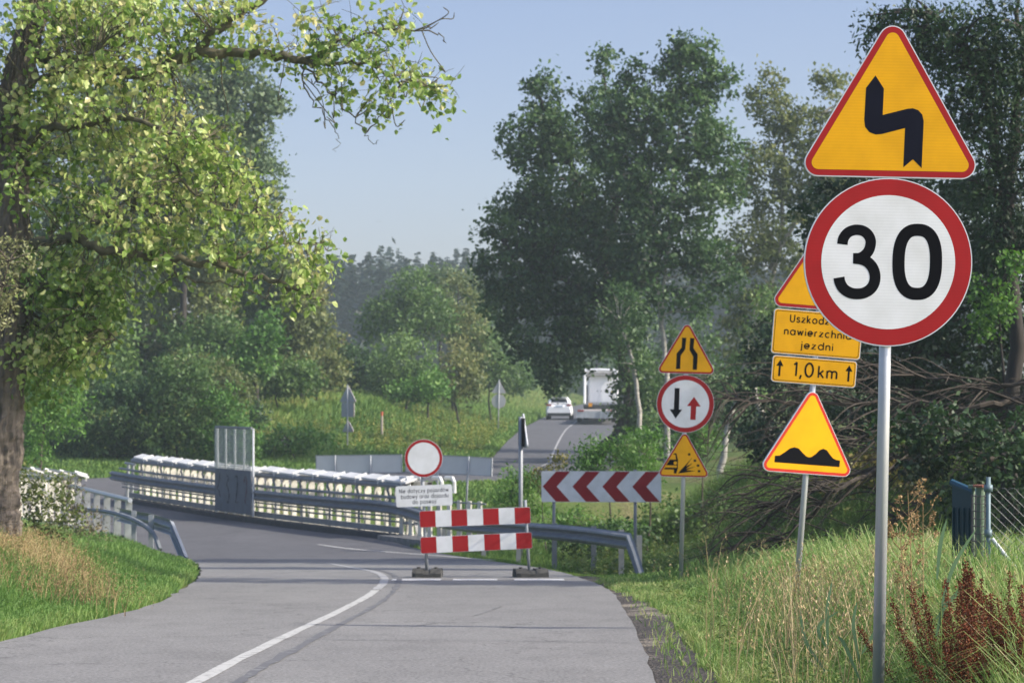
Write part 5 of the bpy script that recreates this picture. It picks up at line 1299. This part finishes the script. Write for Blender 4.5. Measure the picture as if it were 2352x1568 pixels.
def r_right(x, y, dist, rg):
    # bare gravel strip beside the asphalt
    tall = ss((dist-.5)/1.5); dry = ss((x - .9 - y*.055)/1.4) 
    h = (.05 + .10*rg.uniform(0,1,len(x))) + tall*(.14 + .50*rg.uniform(0,1,len(x))**1.7) + dry*tall*.3*rg.uniform(0,1,len(x))
    h *= np.where(y > 24, 1-.3*ss((y-24)/8), 1)
    gapm = (dist < .40 + .1*field(x, y, 2.2) - .3*ss((y-24)/7)) & (rg.uniform(0,1,len(x)) < .955) & (y < 31)
    rnd = .33 + .11*field(x, y, .8, 2) + .33*dry*rg.uniform(0,1,len(x)) + rg.normal(0,.11,len(x)) + .15*(dist < .8)
    return h, .004 + .0004*y + 0*x, rnd, np.where(rg.uniform(0,1,len(x)) < .25, rg.uniform(.7, 1.5, len(x)), rg.uniform(.1, .8, len(x))), ~gapm
grass('grass_right_verge', 'green and straw coloured grass on the right verge in the foreground', 210000, lambda y: (np.interp(y, RR[:,1][:60], RR[:,0][:60])+.02, .216*y+.3), (9.0, 36), r_right, 301)
def r_left(x, y, dist, rg):
    h = .07 + .10*rg.uniform(0,1,len(x)) + .20*ss((dist-.3)/1.2)*rg.uniform(.2,1,len(x)); up = ss((dist-1.7)/1.2)*ss((y-22)/6); h += up*.30*rg.uniform(0,1,len(x))
    rnd = .28 + .07*field(x, y, 1.1) + rg.normal(0,.08,len(x)) + up*.30*rg.uniform(0,1,len(x)) + .12*(dist < .25)
    return h, .005 + .0004*y + 0*x, rnd, rg.uniform(.1, .6, len(x)), np.ones(len(x), bool)
grass('grass_left_verge', 'bright green grass on the left verge up to the big tree', 150000, lambda y: (-.222*y-.8, np.interp(y, RL[:,1][:100], RL[:,0][:100])), (16.5, 58), r_left, 302)
def r_rail(x, y, dist, rg):
    h = .10 + .22*rg.uniform(0,1,len(x))*ss(dist/1.0) + .35*ss((x-1.5-.02*y)/2)*rg.uniform(0,1,len(x)); rnd = .24 + .10*field(x,y,.9,1) + rg.normal(0,.10,len(x)) + .25*(dist < .35)*rg.uniform(0,1,len(x))
    h *= 1 - .6*ss((3.6-x)/.8)*ss((48-y)/3)
    return h, .014 + 0*x, rnd, rg.uniform(.2, .8, len(x)), np.ones(len(x), bool)
grass('grass_bank', 'rough grass around the guardrail and up the right bank', 110000, lambda y: (np.interp(y, RR[:,1][:110], RR[:,0][:110])+.03, .22*y), (35, 76), r_rail, 303, gmf)
def r_mead(x, y, dist, rg):
    h = .12 + .12*rg.uniform(0,1,len(x)) + ss((dist-6-2*field(x,y,.12))/4)*(.35+.55*rg.uniform(0,1,len(x))); yl = ss((dist-7)/4)
    rnd = .28 + .08*field(x,y,.25,1) + rg.normal(0,.09,len(x)) + yl*(.30+.2*field(x,y,.5,3)) + .25*ss((y-150)/40)
    return h, .04 + .0005*y + 0*x, rnd, rg.uniform(.1, .6, len(x)), np.ones(len(x), bool)
grass('meadow', 'meadow grass beyond the bridge, mown near the road and tall with yellow weeds farther back', 170000, lambda y: (-.225*y-1, np.where(y < 96, .5, np.interp(y, RL[:,1][160:], RL[:,0][160:])+2)), (82, 190), r_mead, 304, gmf, 'near')
def r_far(x, y, dist, rg):
    return .3+.3*rg.uniform(0,1,len(x)), .08+0*x, .35+.3*ss((y-160)/50)*rg.uniform(.3,1,len(x))+rg.normal(0,.08,len(x)), rg.uniform(.1,.6,len(x)), np.ones(len(x), bool)
grass('grass_far_verge', 'grass beside the far road', 60000, lambda y: (np.interp(y, RC[:,1][160:], RC[:,0][160:])-12, np.interp(y, RC[:,1][160:], RC[:,0][160:])+14), (150, 330), r_far, 305, gmf)
def herbs(name, label, n, xr, yr, seed, mat, hmax, size):
    rg = np.random.default_rng(seed); y = yr[0]*(yr[1]/yr[0])**rg.uniform(0,1,n); lo, hi = xr(y); x = lo+(hi-lo)*rg.uniform(0,1,n); k = roaddist(x, y) > .55; x, y = x[k], y[k]; n = len(x)
    mb = MB(); per = 16; g = G(x, y); h = rg.uniform(.3, 1, n)*hmax; rep = np.repeat(np.arange(n), per); t = rg.uniform(.15, 1, n*per)
    lx2 = rg.normal(0, .12, n); c = np.stack([x[rep] + lx2[rep]*t*h[rep] + rg.normal(0,.02,n*per), y[rep] + rg.normal(0,.02,n*per), g[rep] + t*h[rep]], 1)
    s_ = size*(1.3-t)*rg.uniform(.6,1.3,n*per); r_ = np.clip(rg.normal(.5,.2,n)[rep] + rg.normal(0,.1,n*per), 0, 1)
    leaves(mb, c, np.c_[rg.normal(size=(n*per,2)), rg.uniform(-.2,.9,n*per)], np.c_[rg.normal(0,.6,(n*per,2)), np.ones(n*per)], s_*1.8, s_*.6, r_)
    return tag(mb.build(name, mat), label, 'weeds', kind='stuff')
herbs('verge_herbs', 'leafy weeds mixed into the grass of the right verge', 2600, lambda y: (.06*y, .216*y+.2), (9.5, 34), 601, leafmat('herb_leaf', [(.05,.10,.02),(.12,.19,.04),(.22,.27,.08),(.32,.30,.12)], .3), .42, .030)
herbs('verge_herbs', 'leafy weeds mixed into the grass of the left verge', 1500, lambda y: (-.222*y, -4.6+0*y), (18, 46), 602, leafmat('herb_leaf_left', [(.05,.11,.02),(.11,.20,.04),(.20,.28,.07)], .3), .25, .03)
herbs('bank_herbs', 'tall weeds on the bank behind the guardrail', 5200, lambda y: (1.0+0*y, .20*y), (44, 72), 603, leafmat('herb_leaf_bank', [(.04,.085,.02),(.09,.16,.035),(.17,.23,.06),(.30,.30,.10)], .3), .75, .06)
herbs('meadow_weeds', 'yellow flowering weeds in the meadow', 4200, lambda y: (-.225*y, -3.5+.03*y), (104, 150), 604, leafmat('goldenrod_leaf', [(.07,.11,.025),(.15,.20,.045),(.26,.28,.06),(.38,.35,.08)], .3), 1.05, .10)
# tall straw heads along the fence, red seeded patch on the left bank
rg = np.random.default_rng(6)
def straws(name, label, n, xs_, ys_, h0, h1, cols, seed, hs=.10, wd=.004, hw=.012, dens_fn=None):
    rg = np.random.default_rng(seed); x = rg.uniform(*xs_(0), n) if not callable(xs_) else None
    y = rg.uniform(*ys_, n); lo, hi = xs_(y); x = lo + (hi-lo)*rg.uniform(0,1,n); h = rg.uniform(h0, h1, n); mb = MB(); lean = rg.uniform(.1,.5,n) + (rg.uniform(0,1,n) < .3)*rg.uniform(.2,.8,n); r_ = rg.uniform(0,1,n)
    t = blades(mb, x, y, h, np.full(n, wd), r_, lean, rg)
    for k in range(9):
        c = t + np.stack([rg.normal(0,hw*.6,n), rg.normal(0,hw*.6,n), rg.uniform(-hs,0.01,n)], 1)
        leaves(mb, c, np.c_[rg.normal(0,.4,n), rg.normal(0,.4,n), np.ones(n)], rg.normal(size=(n,3)), .022+.0*n, .007, r_)
    return tag(mb.build(name, leafmat(name+"_col", cols, .15, .7, .2)), label, 'grass', kind='stuff')
straws('straw_grass', 'dry straw stalks with seed heads in front of the fence', 760, lambda y: (.11*y, .215*y), (12.0, 20), .45, .9, [(.30,.22,.11),(.45,.34,.18),(.55,.45,.27)], 401)
straws('straw_grass_middle', 'dry stalks around the leaning sign post', 420, lambda y: (.08*y, .20*y), (14, 28), .4, .9, [(.22,.19,.08),(.35,.28,.13),(.45,.36,.2)], 402, .12, .006)
straws('red_seeded_grass', 'rusty seed heads on the left bank below the tree', 900, lambda y: (-.222*y, -.222*y+1.5), (24, 33), .28, .48, [(.22,.12,.07),(.33,.22,.11),(.42,.32,.16)], 403, .16, .006, .02)
straws('bank_straw', 'tan tall grass at the foot of the left trunk', 900, lambda y: (-.222*y, -.222*y+1.1), (27, 32), .28, .5, [(.36,.25,.12),(.45,.33,.16),(.50,.42,.22)], 404, .14, .006, .02)

# ---- individual near plants
stemr = solid("dock_stem", (.16,.06,.03), .8); dockm = leafmat("dock_seed_red", [(.06,.018,.010),(.12,.034,.016),(.19,.06,.026),(.28,.11,.05)], .1, .8, .2)
rg = np.random.default_rng(15)
DL = ['tall','leftmost','broad','crooked','short','rightmost']
for k, (px, top, dd, hgt) in enumerate(((2225,1290,11.3,.95),(2160,1340,11.8,.8),(2290,1370,11.0,1.0),(2262,1400,10.6,.9),(2200,1450,10.9,.7),(2345,1340,10.9,1.0))):
    x = PX(px, dd); zt_ = E-(top-HY)/F*dd; g = float(G(np.array([x]), np.array([dd]))[0]); bx_ = x + rg.uniform(-.02,.08)
    o = thing('dock_plant', ['rust-red dock plant with the tallest straight spike, near the middle of the clump','rust-red dock plant leaning out at the left of the clump','bushy rust-red dock plant right of the tallest spike','thin rust-red dock plant in front of the tallest spike','low rust-red dock plant at the front foot of the clump','rust-red dock plant cut by the right edge of the picture'][k], 'dock plant', (bx_, dd, g), group='rust-red dock plants by the sign'); org = np.array([bx_, dd, g])
    mb = MB(); ms = MB(); H_ = zt_-g
    for s_ in range(14):
        dx = rg.normal(0, .13) if s_ else 0; dy = rg.normal(0, .1); hh = H_*(1 if s_ == 0 else rg.uniform(.55, .97)); b0 = org + [dx*.15, dy*.3, 0]; tp = org + [dx + (x-bx_), dy, hh]
        c = catmull([b0, (b0+tp)/2 + [dx*.15, 0, .03], tp], 6); mb.tube(c, np.linspace(.005, .002, len(c)), 5, cap=False)
        n = 620; t = rg.uniform(.22, 1, n); p = np.stack([np.interp(t, np.linspace(0,1,len(c)), c[:, q]) for q in range(3)], 1)
        sp = (.026*(1.1-t)+.006)*(.6+.6*np.sin(t*60)**2); p += rg.normal(size=(n,3))*sp[:, None]
        leaves(ms, p, rg.normal(size=(n,3)), rg.normal(size=(n,3)), .0105, .008, np.clip(rg.normal(.45,.22,n), 0, 1))
    mb.build('stem', stemr, o, origin=org); ms.build('seed_head', dockm, o, origin=org)
dryw = solid("dry_weed_stem", (.30,.20,.09), .85); 
for k, (px, top, dd) in enumerate(((2085,1125,13.6),(2120,1160,13.8),(2066,1210,13.4))):
    x = PX(px, dd); g = float(G(np.array([x]), np.array([dd]))[0]); zt_ = E-(top-HY)/F*dd; org = np.array([x, dd, g]); mb = MB()
    o = thing('dry_weed', ['tallest branching brown weed just right of the sign pole','brown weed with spreading twigs second from the sign pole','shorter brown weed close against the sign pole'][k], 'dry weed', org, group='dried weeds beside the sign pole')
    c = catmull([org, org+[rg.normal(0,.03),0,(zt_-g)*.5], np.array([x, dd, zt_])], 8); mb.tube(c, np.linspace(.005,.002,len(c)), 5, cap=False); ms = MB()
    for q in range(16):
        i_ = rg.integers(7, len(c)-1); L = rg.uniform(.06,.17); sg = rg.choice([-1,1]); e = c[i_]+[sg*L*.5, rg.normal(0,.03), L*.8]
        mb.tube(catmull([c[i_], (c[i_]+e)/2+[sg*.012,0,-.005], e], 3), .0016, 4, cap=False)
        for t_ in range(5): 
            f = e + rg.normal(0,.014,3); leaves(ms, np.array([f]*5)+rg.normal(0,.005,(5,3)), rg.normal(size=(5,3)), rg.normal(size=(5,3)), .016, .01, rg.uniform(0,1,5))
    mb.build('stem', dryw, o, origin=org); ms.build('seed_tuft', leafmat("weed_tuft", [(.25,.16,.07),(.4,.28,.14)], .1, .8), o, origin=org)
reedm = leafmat("reed_blade", [(.10,.19,.09),(.16,.26,.13)], .3, .5)
def bladepoly(mb, pts, wmax):
    c = catmull(pts, 6); n = len(c); t = np.linspace(0,1,n); ww = wmax*np.sin(np.clip(t*.93+.07,0,1)*np.pi)**.6*.5; tg = unit(np.gradient(c, axis=0)); sd_ = unit(np.cross(tg, np.array([0,1.0,.25])))
    v = np.vstack([c-sd_*ww[:,None], c+sd_*ww[:,None]]); mb.bulk(v, [(i_, i_+1, i_+1+n, i_+n) for i_ in range(n-1)], 0, np.full(n-1, .6))
RD = [((2155,1568), [[(2160,1400),(2190,1300),(2245,1210)],[(2150,1420),(2190,1370),(2228,1330)],[(2150,1460),(2165,1400),(2175,1380)],[(2152,1330),(2160,1250),(2175,1190)]], 11.6, 'reed with broad blue-green blades right of the sign pole'),
      ((1900,1620), [[(1905,1500),(1880,1440),(1930,1400)],[(1895,1540),(1850,1470),(1838,1400)],[(1902,1480),(1900,1400),(1912,1330)]], 13.0, 'reed with bending blades left of the sign pole'),
      ((1975,1640), [[(1975,1560),(1940,1480),(1925,1460)],[(1980,1500),(2010,1450),(2030,1430)],[(1975,1520),(1960,1440),(1968,1380)]], 12.2, 'short reed close to the left of the sign pole')]
for (bx_, by_), bl, dd, lb in RD:
    x = PX(bx_, dd); g = float(G(np.array([x]), np.array([dd]))[0]); org = np.array([x, dd, g]); o = thing('reed', lb, 'reed', org, group='reeds beside the sign pole')
    top = P(bl[0][0][0], min(b_[0][1] for b_ in bl), dd); ms = MB(); c = catmull([org, (org+top)/2+[.01,0,0], top], 6); ms.tube(c, np.linspace(.005,.002,len(c)), 6, cap=False); ms.build('stem', gm, o, origin=org)
    for b_ in bl: mb = MB(); bladepoly(mb, [P(*q, dd) for q in b_], .019); mb.build('leaf_blade', reedm, o, origin=org)
# rubble heap in the meadow
rg = np.random.default_rng(8); mb = MB(); c0 = P(640, 975, 104); c0[2] = float(G(c0[:1], c0[1:2])[0])
for q in range(160):
    r_ = rg.uniform(0, 1)**.5; a = rg.uniform(0, 6.28); h = .62*(1-r_); p = c0 + [r_*1.0*math.cos(a), r_*.8*math.sin(a), h + rg.uniform(-.05,.05)]; th = rg.uniform(0,3.14)
    R_ = np.array([[math.cos(th),-math.sin(th),0],[math.sin(th),math.cos(th),0],[0,0,1]]) @ np.array([[1,0,0],[0,math.cos(th*2),-math.sin(th*2)],[0,math.sin(th*2),math.cos(th*2)]])
    mb.box(p, rg.uniform(.07,.24,3), int(rg.integers(3)), R_, .8)
tag(mb.build('rubble_heap', [solid("brick_rubble", (.30,.17,.13), .9), solid("pale_rubble", (.42,.36,.32), .9), solid("grey_rubble", (.24,.2,.18), .9)], origin=c0), 'low heap of pinkish rubble in the meadow behind the bridge screen', 'rubble heap')

# ------------------------------------------------------------------ haze
mh = bpy.data.materials.new("haze_air"); mh.use_nodes = True; nt = mh.node_tree; nt.nodes.clear()
o_ = nt.nodes.new("ShaderNodeOutputMaterial"); pv = nt.nodes.new("ShaderNodeVolumePrincipled"); pv.inputs['Density'].default_value = .0006
pv.inputs['Color'].default_value = (.76,.93,.96,1); pv.inputs['Anisotropy'].default_value = .2
nt.links.new(pv.outputs[0], o_.inputs['Volume'])
allz = gz.min() - 2
mb = MB(); mb.box((0, (ys[-1]+ys[0])/2, (allz+60)/2), (xs[-1]-xs[0]+20, ys[-1]-ys[0]+20, 60-allz))
hz = tag(mb.build('haze', mh), 'thin morning haze in the air', 'haze', kind='stuff')
